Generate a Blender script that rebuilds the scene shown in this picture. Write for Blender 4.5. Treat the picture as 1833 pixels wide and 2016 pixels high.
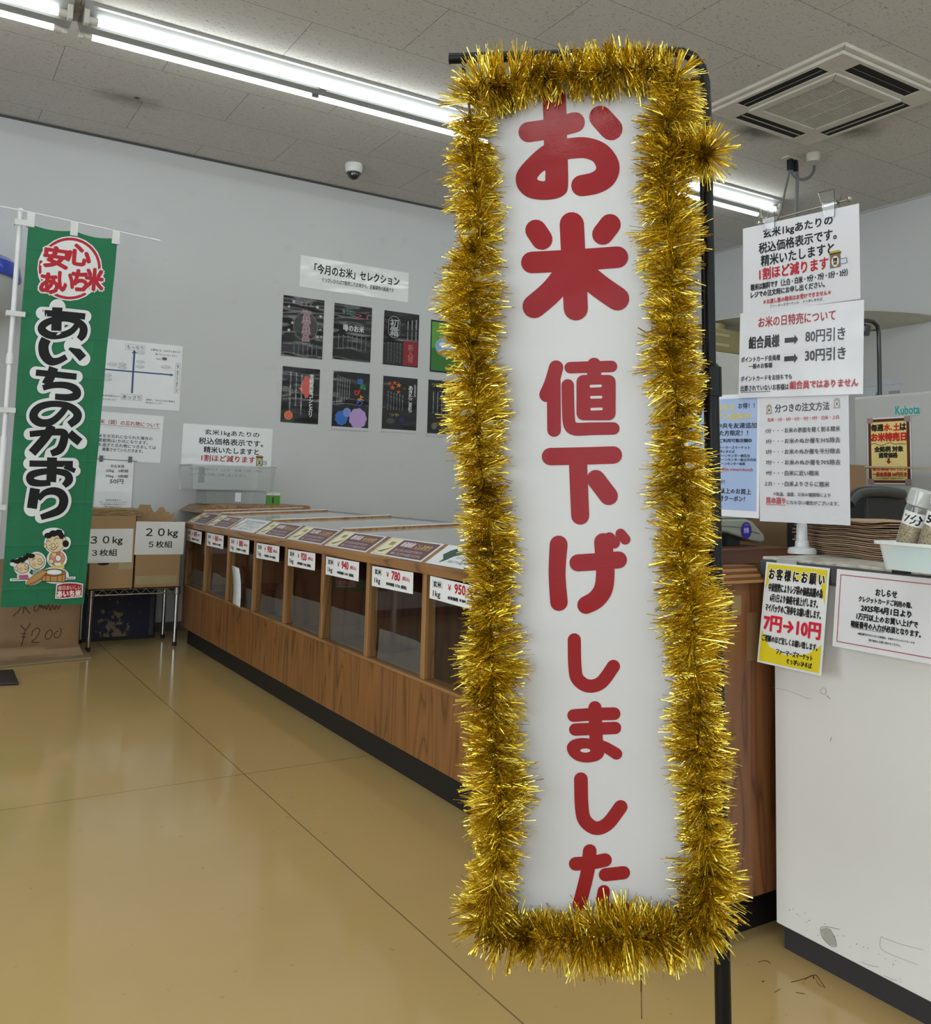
import bpy, bmesh, math, random
from mathutils import Vector, Matrix
random.seed(7)
SC = bpy.context.scene
COL = SC.collection
for o in list(bpy.data.objects): bpy.data.objects.remove(o)

# ------------------------------------------------------------------ camera, world, light, exposure
F_PX, CX, CY, W_PX, H_PX, CAM_H = 1762.8, 916.5, 794.0, 1833.0, 2016.0, 1.0
YAW, PIT, ROL = math.radians(31.654), math.radians(5.38), math.radians(1.4415)
_F = Vector((math.sin(YAW)*math.cos(PIT), math.cos(YAW)*math.cos(PIT), math.sin(PIT)))
_R0 = Vector((math.cos(YAW), -math.sin(YAW), 0)); _U0 = _R0.cross(_F)
_R = _R0*math.cos(ROL) + _U0*math.sin(ROL); _U = -_R0*math.sin(ROL) + _U0*math.cos(ROL)
EYE = Vector((0, 0, CAM_H))
cd = bpy.data.cameras.new('camera'); cam = bpy.data.objects.new('camera', cd); COL.objects.link(cam)
cd.sensor_fit = 'HORIZONTAL'; cd.sensor_width = 36.0; cd.lens = F_PX/W_PX*36.0
cd.shift_x = 0.0; cd.shift_y = (CY - H_PX/2)/W_PX
cd.clip_start = 0.02; cd.clip_end = 100
cam.matrix_world = Matrix(((_R.x, _U.x, -_F.x, 0), (_R.y, _U.y, -_F.y, 0), (_R.z, _U.z, -_F.z, CAM_H), (0, 0, 0, 1)))
SC.camera = cam

SC.view_settings.view_transform = 'Standard'; SC.view_settings.look = 'None'
SC.view_settings.gamma = 1.0; SC.view_settings.use_curve_mapping = False
SC.view_settings.exposure = 0.0
TUBE_STRENGTH = 8.5
REAR_STRENGTH = 19.0  # added unseen rows, stronger to make up for the dimmer visible tubes
WINDOW_WATTS = 62.0
LEFT_WATTS = 215.0
SKY_STRENGTH = 0.9

wd = bpy.data.worlds.new('sky'); SC.world = wd; wd.use_nodes = True
_bg = wd.node_tree.nodes['Background']; _bg.inputs[0].default_value = (0.75, 0.86, 1.0, 1); _bg.inputs[1].default_value = SKY_STRENGTH
ld = bpy.data.lights.new('daylight', 'AREA'); ld.shape = 'RECTANGLE'; ld.size = 8.4; ld.size_y = 2.3; ld.energy = WINDOW_WATTS; ld.color = (0.93, 0.97, 1.0)
lo = bpy.data.objects.new('daylight', ld); COL.objects.link(lo); lo.location = (1.0, -3.3, 1.5); lo.rotation_euler = (math.radians(90), 0, 0)
l2 = bpy.data.lights.new('daylight_side', 'AREA'); l2.shape = 'RECTANGLE'; l2.size = 6.3; l2.size_y = 2.3; l2.energy = LEFT_WATTS; l2.color = (0.93, 0.97, 1.0)
lo2 = bpy.data.objects.new('daylight_side', l2); COL.objects.link(lo2); lo2.location = (-3.9, 0.2, 1.5); lo2.rotation_euler = (math.radians(90), 0, math.radians(-90))

# ------------------------------------------------------------------ helpers: picture point -> point on a real plane
def ray(x, y): return _R*((x-CX)/F_PX) + _U*(-(y-CY)/F_PX) + _F
def atX(x, y, X): d = ray(x, y); return EYE + d*(X/d.x)
def atY(x, y, Y): d = ray(x, y); return EYE + d*(Y/d.y)
def atZ(x, y, Z): d = ray(x, y); return EYE + d*((Z-CAM_H)/d.z)
def zoom(ox, oy, s): return lambda x, y: (ox+x*s, oy+y*s)
ID = zoom(0, 0, 1)

class Plane:
    """A flat place in the room: origin, unit u (right along it), unit v (up along it)."""
    def __init__(s, O, U, V):
        s.O = Vector(O); s.U = Vector(U).normalized(); V = Vector(V)
        s.V = (V - s.U*V.dot(s.U)).normalized(); s.N = s.U.cross(s.V)
    def uv(s, x, y):
        d = ray(x, y); t = (s.O-EYE).dot(s.N)/d.dot(s.N); P = EYE + d*t - s.O
        return (P.dot(s.U), P.dot(s.V))
    def at(s, u, v, n=0): return s.O + s.U*u + s.V*v + s.N*n
    def matrix(s, u=0, v=0, n=0):
        O = s.at(u, v, n)
        return Matrix(((s.U.x, s.V.x, s.N.x, O.x), (s.U.y, s.V.y, s.N.y, O.y), (s.U.z, s.V.z, s.N.z, O.z), (0, 0, 0, 1)))

# ------------------------------------------------------------------ materials (all node based)
def lin(c):
    if isinstance(c, str):
        c = c.lstrip('#'); c = [int(c[i:i+2], 16)/255 for i in (0, 2, 4)]
    return tuple((v/12.92 if v <= 0.04045 else ((v+0.055)/1.055)**2.4) for v in c) + (1.0,)
MATS = {}
class N:
    def __init__(s, name):
        s.m = bpy.data.materials.new(name); s.m.use_nodes = True; s.t = s.m.node_tree; s.b = s.t.nodes['Principled BSDF']; s.out = s.t.nodes['Material Output']
    def n(s, typ, **kw):
        x = s.t.nodes.new(typ)
        for k, v in kw.items():
            if k in x.inputs: x.inputs[k].default_value = v
            else: setattr(x, k, v)
        return x
    def l(s, a, b): s.t.links.new(a, b)
    def coords(s, scale=(1, 1, 1), kind='Object'):
        c = s.n('ShaderNodeTexCoord'); m = s.n('ShaderNodeMapping'); m.inputs['Scale'].default_value = scale
        s.l(c.outputs[kind], m.inputs[0]); return m.outputs[0]
    def noise(s, vec, scale, detail=3, rough=0.5, dist=0):
        x = s.n('ShaderNodeTexNoise'); x.inputs['Scale'].default_value = scale; x.inputs['Detail'].default_value = detail
        x.inputs['Roughness'].default_value = rough; x.inputs['Distortion'].default_value = dist; s.l(vec, x.inputs['Vector']); return x.outputs[0]
    def ramp(s, fac, stops):
        r = s.n('ShaderNodeValToRGB'); e = r.color_ramp.elements
        while len(e) < len(stops): e.new(0.5)
        for i, (p, c) in enumerate(stops): e[i].position = p; e[i].color = lin(c) if isinstance(c, str) else (c[0], c[1], c[2], 1)
        s.l(fac, r.inputs[0]); return r.outputs[0]
    def math(s, op, a, b=None):
        x = s.n('ShaderNodeMath', operation=op)
        for i, v in enumerate((a, b)):
            if v is None: continue
            if isinstance(v, (int, float)): x.inputs[i].default_value = v
            else: s.l(v, x.inputs[i])
        return x.outputs[0]
    def mix(s, fac, a, b):
        x = s.n('ShaderNodeMix', data_type='RGBA')
        for i, v in ((0, fac), (6, a), (7, b)):
            if isinstance(v, (int, float)): x.inputs[i].default_value = v
            elif isinstance(v, tuple): x.inputs[i].default_value = v
            else: s.l(v, x.inputs[i])
        return x.outputs[2]
    def bump(s, h, strength=0.2, dist=0.01, to='Normal'):
        b = s.n('ShaderNodeBump'); b.inputs['Strength'].default_value = strength; b.inputs['Distance'].default_value = dist
        s.l(h, b.inputs['Height']); s.l(b.outputs[0], s.b.inputs[to]); return b.outputs[0]
    def set(s, **kw):
        names = {'base': 'Base Color', 'rough': 'Roughness', 'metal': 'Metallic', 'coat': 'Coat Weight', 'coat_rough': 'Coat Roughness', 'spec': 'Specular IOR Level'}
        for k, v in kw.items():
            i = s.b.inputs[names[k]]
            if isinstance(v, (int, float, tuple)): i.default_value = v
            else: s.l(v, i)
        return s

def plain(name, col, rough=0.5, metal=0.0, var=0.06, scale=9.0, bump=0.0, bscale=60, coat=0.0, coat_rough=0.05, spec=0.5):
    if name in MATS: return MATS[name]
    k = N(name); c = lin(col); v = k.coords()
    f = k.noise(v, scale, 4)
    k.set(base=k.ramp(f, [(0.3, tuple(x*(1-var) for x in c[:3])), (0.7, tuple(min(1, x*(1+var)) for x in c[:3]))]), rough=rough, metal=metal, coat=coat, coat_rough=coat_rough, spec=spec)
    if bump: k.bump(k.noise(v, bscale, 3), bump, 0.004)
    MATS[name] = k.m; return k.m

def laminate(name, col, peel=0.06, wave=0.25, rough=0.45, coat=1.0, scale=7, stretch=(1, 1.6, 1), dist=.012):
    """Printed paper under laminating film: a matt base and a slightly wavy clear coat."""
    if name in MATS: return MATS[name]
    k = N(name); v = k.coords(); c = lin(col)
    f = k.noise(v, 14, 3)
    k.set(base=k.ramp(f, [(0.3, tuple(x*0.975 for x in c[:3])), (0.7, c[:3])]), rough=rough, coat=coat, coat_rough=0.06, spec=0.2)
    w = k.noise(k.coords(stretch), scale, 2); p = k.noise(v, 420, 2)
    h = k.math('ADD', k.math('MULTIPLY', w, wave), k.math('MULTIPLY', p, peel))
    b = k.bump(h, 0.5, dist, 'Coat Normal')
    MATS[name] = k.m; return k.m

def wood(name, dark, mid, light, axis='z', scale=1.0, rough=0.42, coat=0.25, rings=7.0):
    """Flat-sawn grain: growth-ring contours of a noise field stretched along the plank."""
    if name in MATS: return MATS[name]
    k = N(name)
    st = {'z': (9, 9, 0.75), 'y': (9, 0.75, 9), 'x': (0.75, 9, 9)}[axis]
    v = k.coords(tuple(q*scale for q in st))
    f = k.noise(v, 1.0, 2, 0.4, 0.5); g = k.math('FRACT', k.math('MULTIPLY', f, rings))
    fine = k.noise(k.coords(tuple(q*scale*13 for q in st)), 1.0, 3)
    big = k.noise(v, 0.35, 2)
    base = k.ramp(g, [(0.0, dark), (0.10, mid), (0.55, light), (0.9, mid), (1.0, dark)])
    base = k.mix(k.math('MULTIPLY', fine, 0.45), base, lin(mid))
    base = k.mix(k.math('MULTIPLY', big, 0.25), base, lin(dark))
    k.set(base=base, rough=rough, coat=coat, coat_rough=0.25)
    k.bump(fine, 0.08, 0.002)
    MATS[name] = k.m; return k.m

def clear(name, tint=(0.97, 0.98, 0.98), gloss=0.08, rough=0.02, milk=0.0, bump=0.0, fres=0.4):
    """Thin clear sheet: see-through plus a mirror film, plus a little milkiness."""
    if name in MATS: return MATS[name]
    k = N(name); t = k.n('ShaderNodeBsdfTransparent'); t.inputs[0].default_value = tint+(1,)
    g = k.n('ShaderNodeBsdfGlossy'); g.inputs['Roughness'].default_value = rough; g.inputs[0].default_value = (0.9, 0.9, 0.9, 1)
    lw = k.n('ShaderNodeLayerWeight'); lw.inputs[0].default_value = 0.25
    nz = k.noise(k.coords(), 3, 2)
    if bump:
        b = k.n('ShaderNodeBump'); b.inputs['Strength'].default_value = bump; b.inputs['Distance'].default_value = 0.01; k.l(k.noise(k.coords(), 9, 3), b.inputs['Height']); k.l(b.outputs[0], g.inputs['Normal'])
    fac = k.math('ADD', k.math('MULTIPLY', lw.outputs[0], fres), gloss)
    m = k.n('ShaderNodeMixShader'); k.l(fac, m.inputs[0]); k.l(t.outputs[0], m.inputs[1]); k.l(g.outputs[0], m.inputs[2]); res = m.outputs[0]
    if milk:
        d = k.n('ShaderNodeBsdfDiffuse'); d.inputs[0].default_value = (0.75, 0.77, 0.76, 1); m2 = k.n('ShaderNodeMixShader')
        k.l(k.math('MULTIPLY', k.math('ADD', k.math('MULTIPLY', nz, .4), 0.8), milk), m2.inputs[0]); k.l(res, m2.inputs[1]); k.l(d.outputs[0], m2.inputs[2]); res = m2.outputs[0]
    k.l(res, k.out.inputs[0]); MATS[name] = k.m; return k.m

def lamp(name, col, strength):
    if name in MATS: return MATS[name]
    k = N(name); k.set(base=(0.9, 0.9, 0.9, 1)); k.b.inputs['Emission Color'].default_value = col+(1,); k.b.inputs['Emission Strength'].default_value = strength
    MATS[name] = k.m; return k.m

def ink(col, gloss=True):
    return laminate('ink_'+col+('g' if gloss else ''), col, rough=0.5, coat=0.35 if gloss else 0.0, wave=.4, peel=.02)

# ------------------------------------------------------------------ mesh builder
class MB:
    def __init__(s): s.v = []; s.f = []; s.mi = []
    def add(s, vs, fs, mi=0):
        b = len(s.v); s.v += [tuple(v) for v in vs]; s.f += [tuple(b+i for i in f) for f in fs]; s.mi += [mi]*len(fs); return s
    def box(s, x0, x1, y0, y1, z0, z1, mi=0):
        v = [(x, y, z) for z in (z0, z1) for y in (y0, y1) for x in (x0, x1)]
        return s.add(v, [(0, 2, 3, 1), (4, 5, 7, 6), (0, 1, 5, 4), (2, 6, 7, 3), (0, 4, 6, 2), (1, 3, 7, 5)], mi)
    def hexa(s, p, mi=0):
        """p: 4 bottom points then the 4 points above them, counter-clockwise from above."""
        return s.add(p, [(3, 2, 1, 0), (4, 5, 6, 7), (0, 1, 5, 4), (1, 2, 6, 5), (2, 3, 7, 6), (3, 0, 4, 7)], mi)
    def tube(s, pts, r, n=12, caps=True, mi=0):
        pts = [Vector(p) for p in pts]; rings = []; up = None
        rs = r if isinstance(r, (list, tuple)) else [r]*len(pts)
        for i, p in enumerate(pts):
            t = (pts[min(i+1, len(pts)-1)] - pts[max(i-1, 0)]).normalized()
            if up is None:
                up = Vector((0, 0, 1)) if abs(t.z) < 0.9 else Vector((1, 0, 0))
            a = (up - t*up.dot(t)).normalized(); b = t.cross(a); up = a
            rings.append([p + (a*math.cos(2*math.pi*k/n) + b*math.sin(2*math.pi*k/n))*rs[i] for k in range(n)])
        vs = [q for rr in rings for q in rr]; fs = []
        for i in range(len(pts)-1):
            for k in range(n): fs.append((i*n+k, i*n+(k+1) % n, (i+1)*n+(k+1) % n, (i+1)*n+k))
        if caps: fs += [tuple(reversed(range(n))), tuple((len(pts)-1)*n+k for k in range(n))]
        return s.add(vs, fs, mi)
    def lathe(s, prof, c, ax=(0, 0, 1), n=32, mi=0, ref=None):
        """prof: (radius, height) pairs along axis ax from point c."""
        ax = Vector(ax).normalized(); c = Vector(c); a = Vector((1, 0, 0)) if abs(ax.x) < 0.9 else Vector((0, 1, 0))
        if ref: a = Vector(ref)
        a = (a - ax*a.dot(ax)).normalized(); b = ax.cross(a); vs = []; fs = []
        for (r, h) in prof:
            for k in range(n): vs.append(c + ax*h + (a*math.cos(2*math.pi*k/n)+b*math.sin(2*math.pi*k/n))*max(r, 1e-5))
        for i in range(len(prof)-1):
            for k in range(n): fs.append((i*n+k, i*n+(k+1) % n, (i+1)*n+(k+1) % n, (i+1)*n+k))
        return s.add(vs, fs, mi)
    def prism(s, poly, d0, d1, put, mi=0):
        """poly: 2-D points; put(a, b, t) makes the 3-D point at depth t."""
        n = len(poly); vs = [put(a, b, d0) for a, b in poly] + [put(a, b, d1) for a, b in poly]
        fs = [tuple(reversed(range(n))), tuple(range(n, 2*n))] + [(i, (i+1) % n, n+(i+1) % n, n+i) for i in range(n)]
        return s.add(vs, fs, mi)
    def build(s, name, mats, parent=None, bevel=0, smooth=False, seg=2, local=False, flat=False):
        me = bpy.data.meshes.new(name); off = Vector((0, 0, 0))
        if parent is not None and not local:
            p = parent
            while p is not None: off += Vector(p.location); p = p.parent
        me.from_pydata([(v[0]-off.x, v[1]-off.y, v[2]-off.z) for v in s.v], [], s.f)
        for m in (mats if isinstance(mats, (list, tuple)) else [mats]): me.materials.append(m)
        for p, i in zip(me.polygons, s.mi): p.material_index = i; p.use_smooth = smooth
        if not flat: bm = bmesh.new(); bm.from_mesh(me); bmesh.ops.recalc_face_normals(bm, faces=bm.faces); bm.to_mesh(me); bm.free()
        o = bpy.data.objects.new(name, me); COL.objects.link(o)
        if parent is not None: o.parent = parent
        if bevel:
            b = o.modifiers.new('bevel', 'BEVEL'); b.width = bevel; b.segments = seg; b.limit_method = 'ANGLE'; b.angle_limit = math.radians(40)
        if smooth and hasattr(me, 'set_sharp_from_angle'): me.set_sharp_from_angle(angle=math.radians(38))
        return o

def tag(o, label, cat, group=None):
    o['label'] = label; o['category'] = cat
    if group: o['group'] = group
    return o
def thing(name, label, cat, loc=(0, 0, 0), group=None):
    o = bpy.data.objects.new(name, None); COL.objects.link(o); o.location = loc; o.empty_display_size = 0.05
    return tag(o, label, cat, group)
def struct(o): o['kind'] = 'structure'; return o

# ------------------------------------------------------------------ flat printing: lettering and printed shapes on a plane
_GLY = {}
def glyphs(text, vert=False, res=2):
    k = (text, vert, res)
    if k in _GLY: return _GLY[k]
    cu = bpy.data.curves.new('t', 'FONT'); cu.body = '\n'.join(text) if vert else text; cu.resolution_u = res
    if vert: cu.align_x = 'CENTER'; cu.space_line = 0.86
    o = bpy.data.objects.new('t', cu); COL.objects.link(o); bpy.context.view_layer.update()
    dg = bpy.context.evaluated_depsgraph_get(); me = bpy.data.meshes.new_from_object(o.evaluated_get(dg))
    bpy.data.objects.remove(o); bpy.data.curves.remove(cu)
    v = [(q.co.x, q.co.y) for q in me.vertices]; f = [tuple(p.vertices) for p in me.polygons]; bpy.data.meshes.remove(me)
    x0, x1 = min(a for a, b in v), max(a for a, b in v); y0, y1 = min(b for a, b in v), max(b for a, b in v)
    _GLY[k] = ([((a-x0)/(x1-x0), (b-y0)/max(1e-6, y1-y0)) for a, b in v], f); return _GLY[k]

def smooth_path(p, n=8, closed=False):
    if len(p) < 3: return p
    out = []; m = len(p); rng = range(m if closed else m-1)
    for i in rng:
        a = p[(i-1) % m] if (closed or i > 0) else p[0]; b = p[i]; c = p[(i+1) % m]; d = p[(i+2) % m] if (closed or i+2 < m) else p[-1]
        for k in range(n):
            t = k/n; out.append(tuple(0.5*(2*b[j]+(c[j]-a[j])*t+(2*a[j]-5*b[j]+4*c[j]-d[j])*t*t+(3*b[j]-a[j]-3*c[j]+d[j])*t**3) for j in range(len(b))))
    if not closed: out.append(p[-1])
    return out

class Print:
    """Collects lettering and printed shapes for one sheet; z grows with every item."""
    def __init__(s, plane, zm=ID, base=0.0006, step=4e-5, warp=None):
        s.pl = plane; s.zm = zm; s.z = base; s.step = step; s.parts = {}; s.warp = warp
    def q(s, x, y): return s.pl.uv(*s.zm(x, y))
    def _add(s, part, col, vs, fs, gloss):
        s.z += s.step; d = s.parts.setdefault(part, (MB(), [])); m = ink(col, gloss)
        if m not in d[1]: d[1].append(m)
        def ccw(f):
            ar = sum(vs[f[i-1]][0]*vs[f[i]][1]-vs[f[i]][0]*vs[f[i-1]][1] for i in range(len(f)))
            return f if ar >= 0 else tuple(reversed(f))
        d[0].add([(a, b, s.z + (s.warp(a, b) if s.warp else 0)) for a, b in vs], [ccw(f) for f in fs], d[1].index(m))
    def text(s, t, x0, y0, x1, y1, col='#1d1e22', bold=0.0, vert=False, part='lettering', gloss=True, slant=0.0, uv=None):
        (u0, v1), (u1, v0) = uv if uv else (s.q(x0, y0), s.q(x1, y1))
        g, f = glyphs(t, vert, 2 if abs(v1-v0) > 0.02 else 1)
        h = abs(v1-v0)/(len(t) if vert else 1)
        base = [(u0+a*(u1-u0)+slant*b*h, v0+b*(v1-v0)) for a, b in g]
        offs = [(0, 0)]
        if bold:
            n = 8 if bold > 0.04 else 4; offs += [(math.cos(2*math.pi*(k+.5)/n), math.sin(2*math.pi*(k+.5)/n)) for k in range(n)]
        for dx, dy in offs:
            s._add(part, col, [(a+dx*bold*h, b+dy*bold*h) for a, b in base], f, gloss)
            if bold: s.z -= s.step*0.7
        s.z += s.step
    def poly(s, pts, col, part='printed_art', gloss=True, uv=False):
        p = pts if uv else [s.q(*a) for a in pts]; s._add(part, col, p, [tuple(range(len(p)))], gloss)
    def rect(s, x0, y0, x1, y1, col, **k): s.poly([(x0, y0), (x1, y0), (x1, y1), (x0, y1)], col, **k)
    def ell(s, cx, cy, rx, ry, col, rot=0, n=36, **k):
        c, w = math.cos(rot), math.sin(rot)
        s.poly([(cx+rx*math.cos(t)*c-ry*math.sin(t)*w, cy+rx*math.cos(t)*w+ry*math.sin(t)*c) for t in (2*math.pi*i/n for i in range(n))], col, **k)
    def stroke(s, pts, w, col, grow=0.0, smooth=True, cap='round', part='printed_art', gloss=True, closed=False):
        """A pen stroke of width w (or one width per point), in the zoom's own pixels."""
        ws = w if isinstance(w, (list, tuple)) else [w]*len(pts)
        p = [(a, b, k+2*grow) for (a, b), k in zip(pts, ws)]
        if cap == 'flat' and grow:
            (ax, ay, aw), (bx, by, bw) = p[0], p[1]; L = math.hypot(ax-bx, ay-by); p[0] = (ax+(ax-bx)/L*grow, ay+(ay-by)/L*grow, aw)
            (ax, ay, aw), (bx, by, bw) = p[-1], p[-2]; L = math.hypot(ax-bx, ay-by); p[-1] = (ax+(ax-bx)/L*grow, ay+(ay-by)/L*grow, aw)
        if smooth and len(p) > 2: p = smooth_path(p, 7, closed)
        elif len(p) == 2: p = [tuple(p[0][j]+(p[1][j]-p[0][j])*t/6 for j in range(3)) for t in range(7)]
        n = len(p); L = []; R = []; tg = []
        for i in range(n):
            a = p[(i-1) % n] if (closed or i) else p[0]; b = p[(i+1) % n] if (closed or i < n-1) else p[-1]
            dx, dy = b[0]-a[0], b[1]-a[1]; h = math.hypot(dx, dy) or 1; dx, dy = dx/h, dy/h; tg.append((dx, dy)); k = p[i][2]/2
            L.append((p[i][0]-dy*k, p[i][1]+dx*k)); R.append((p[i][0]+dy*k, p[i][1]-dx*k))
        vs = []; fs = []
        for i in range(n): vs += [L[i], R[i]]
        for i in range(n-1): fs.append((2*i, 2*i+1, 2*i+3, 2*i+2))
        if closed: fs.append((2*n-2, 2*n-1, 1, 0))
        elif cap == 'round':
            for e, sg in ((0, -1), (n-1, 1)):
                k = p[e][2]/2; dx, dy = tg[e][0]*sg, tg[e][1]*sg; b = len(vs); m = 9
                for j in range(m+1):
                    t = -math.pi/2+math.pi*j/m; ca, sa = math.cos(t), math.sin(t)
                    vs.append((p[e][0]+(dx*ca-dy*sa)*k, p[e][1]+(dx*sa+dy*ca)*k))
                fs.append(tuple(range(b, b+m+1)))
        s._add(part, col, [s.q(*a) for a in vs], fs, gloss)
    def finish(s, parent, mw):
        inv = s.pl.matrix(); rel = mw.inverted() @ inv
        for part, (mb, mats) in s.parts.items():
            m2 = MB(); m2.v = [tuple(rel @ Vector(v)) for v in mb.v]; m2.f = mb.f; m2.mi = mb.mi
            m2.build(part, mats, parent, local=True, flat=True)

def sheet(name, label, cat, plane, rect, mat, draw=None, zm=ID, group=None, n=0.0, th=0.0008, grid=1, wave=None, tilt=0.0, parent=None):
    """A paper or card: rect = (x0, y0, x1, y1) picture corners read through zm, or uv corners when zm is None."""
    if zm is None: (u0, v1), (u1, v0) = rect
    else: (u0, v1) = plane.uv(*zm(rect[0], rect[1])); (u1, v0) = plane.uv(*zm(rect[2], rect[3]))
    mw = plane.matrix((u0+u1)/2, (v0+v1)/2, n); hw, hh = abs(u1-u0)/2, abs(v1-v0)/2
    if tilt: mw = mw @ Matrix.Rotation(tilt, 4, 'Z')
    mb = MB(); mb.box(-hw, hw, -hh, hh, -th, 0)
    o = mb.build(name, mat, bevel=0); o.matrix_world = mw
    tag(o, label, cat, group)
    if draw:
        pr = Print(Plane(plane.at(0, 0, n), plane.U, plane.V), zm or ID)
        draw(pr); pr.finish(o, mw)
    return o

# ------------------------------------------------------------------ the room
CEIL, YW, XR, XL, YF = 3.266, 6.2, 6.31, -3.6, -3.0
def m_wall():
    k = N('wall_paint'); v = k.coords(); f = k.noise(v, 1.3, 4); g = k.noise(v, 900, 2)
    spots = k.ramp(k.noise(k.coords((1, 1, 1.6)), 7.0, 2, 0.4), [(0.0, (1, 1, 1)), (0.70, (1, 1, 1)), (0.74, (0.86, 0.86, 0.85))])
    base = k.ramp(f, [(0.3, '#c6c8c9'), (0.7, '#cbcdce')])
    mx = k.n('ShaderNodeMix', data_type='RGBA', blend_type='MULTIPLY'); mx.inputs[0].default_value = 0.25; k.l(base, mx.inputs[6]); k.l(spots, mx.inputs[7])
    k.set(base=mx.outputs[2], rough=0.55, spec=0.3); k.bump(g, 0.05, 0.002); return k.m
def m_ceiling():
    k = N('ceiling_board'); c = k.n('ShaderNodeTexCoord'); sp = k.n('ShaderNodeSeparateXYZ'); k.l(c.outputs['Object'], sp.inputs[0]); X, Y = sp.outputs[0], sp.outputs[1]
    H = 0.4868; W = 0.9937
    ry = k.math('DIVIDE', k.math('SUBTRACT', Y, 5.964-20*H), H); row = k.math('FLOOR', ry); fy = k.math('SUBTRACT', ry, row)
    odd = k.math('MODULO', row, 2.0)
    rx = k.math('ADD', k.math('DIVIDE', k.math('SUBTRACT', X, 0.541-20*W), W), k.math('MULTIPLY', odd, 0.5)); fx = k.math('FRACT', rx)
    def edge(f, w): return k.math('LESS_THAN', k.math('MINIMUM', f, k.math('SUBTRACT', 1.0, f)), w)
    joint = k.math('MAXIMUM', edge(fy, 0.0028), edge(fx, 0.0014))
    def flecks(sc, seed, lo):
        m = k.n('ShaderNodeMapping'); m.inputs['Scale'].default_value = sc; m.inputs['Location'].default_value = (seed, seed*2, 0); k.l(c.outputs['Object'], m.inputs[0])
        return k.ramp(k.noise(m.outputs[0], 1.0, 2, 0.55, 0.3), [(lo, (0, 0, 0)), (lo+0.035, (1, 1, 1))])
    fl = k.math('MAXIMUM', flecks((38, 150, 1), 0, 0.64), flecks((75, 240, 1), 3.3, 0.655))
    fl = k.math('MAXIMUM', fl, flecks((130, 160, 1), 7.7, 0.69))
    base = k.ramp(k.noise(c.outputs['Object'], 0.9, 3), [(0.3, '#c9c6c1'), (0.7, '#cfccc8')])
    base = k.mix(k.math('MULTIPLY', fl, 0.62), base, lin('#5b5854'))
    base = k.mix(k.math('MULTIPLY', joint, 0.85), base, lin('#4a4744'))
    def stain(px, py, r, sx, col, base, amt):
        m = k.n('ShaderNodeMapping'); m.inputs['Location'].default_value = (-px*sx, -py, 0); m.inputs['Scale'].default_value = (sx, 1, 0); k.l(c.outputs['Object'], m.inputs[0])
        ln = k.n('ShaderNodeVectorMath', operation='LENGTH'); k.l(m.outputs[0], ln.inputs[0])
        d = k.math('ADD', ln.outputs['Value'], k.math('MULTIPLY', k.math('SUBTRACT', k.noise(c.outputs['Object'], 14, 4), 0.5), r*0.9))
        return k.mix(k.math('MULTIPLY', k.ramp(d, [(r*0.15, (1, 1, 1)), (r, (0, 0, 0))]), amt), base, lin(col))
    P = atZ(255, 196, CEIL); base = stain(P.x, P.y, 0.13, 0.5, '#6e6a55', base, 0.55)
    P = atZ(270, 193, CEIL); base = stain(P.x, P.y, 0.022, 1.0, '#171612', base, 0.9)
    for (x, y, r) in ((1500, 262, 0.16), (1690, 255, 0.17), (1480, 258, 0.1)):
        P = atZ(x, y, CEIL); base = stain(P.x, P.y, r, 0.8, '#4f4a3c', base, 0.6)
    k.set(base=base, rough=0.9, spec=0.2)
    k.bump(k.math('SUBTRACT', 1.0, k.math('MAXIMUM', fl, joint)), 0.35, 0.004); return k.m
def m_floor():
    k = N('floor_coating'); c = k.n('ShaderNodeTexCoord'); sp = k.n('ShaderNodeSeparateXYZ'); k.l(c.outputs['Object'], sp.inputs[0]); X, Y = sp.outputs[0], sp.outputs[1]
    o = c.outputs['Object']
    base = k.ramp(k.noise(o, 0.8, 5, 0.55), [(0.3, '#b79a66'), (0.55, '#bea269'), (0.75, '#be9857')])
    base = k.mix(k.math('MULTIPLY', k.noise(o, 5, 5), 0.25), base, lin('#ab9465'))
    sc = k.ramp(k.noise(o, 38, 2, 0.4), [(0.73, (0, 0, 0)), (0.76, (1, 1, 1))])
    base = k.mix(k.math('MULTIPLY', sc, 0.25), base, lin('#6b5837'))
    wob = k.math('MULTIPLY', k.math('SUBTRACT', k.noise(o, 6, 2), 0.5), 0.004)
    j = k.math('MAXIMUM', k.math('LESS_THAN', k.math('ABSOLUTE', k.math('ADD', k.math('SUBTRACT', X, 1.053), wob)), 0.0021),
               k.math('LESS_THAN', k.math('ABSOLUTE', k.math('ADD', k.math('SUBTRACT', Y, 3.097), wob)), 0.0021))
    base = k.mix(k.math('MULTIPLY', j, 0.7), base, lin('#5c4a2b'))
    k.set(base=base, rough=k.ramp(k.noise(o, 2.2, 4), [(0.3, (0.08, 0.08, 0.08)), (0.7, (0.19, 0.19, 0.19))]), spec=0.5)
    k.bump(k.noise(o, 3.2, 3), 0.035, 0.02); return k.m
M_WALL, M_CEIL, M_FLOOR = m_wall(), m_ceiling(), m_floor()
def slab(name, x0, x1, y0, y1, z0, z1, m): return struct(MB().box(x0, x1, y0, y1, z0, z1).build(name, m))
floor = slab('floor', XL-.1, XR+.1, YF-.1, YW+.1, -0.1, 0, M_FLOOR)
ceiling = slab('ceiling', XL-.1, XR+.1, YF-.1, YW+.1, CEIL, CEIL+0.1, M_CEIL)
slab('wall_back', XL-.1, XR+.1, YW, YW+.1, 0, CEIL, M_WALL)
slab('wall_right', XR, XR+.1, YF, YW, 0, CEIL, M_WALL)
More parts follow.
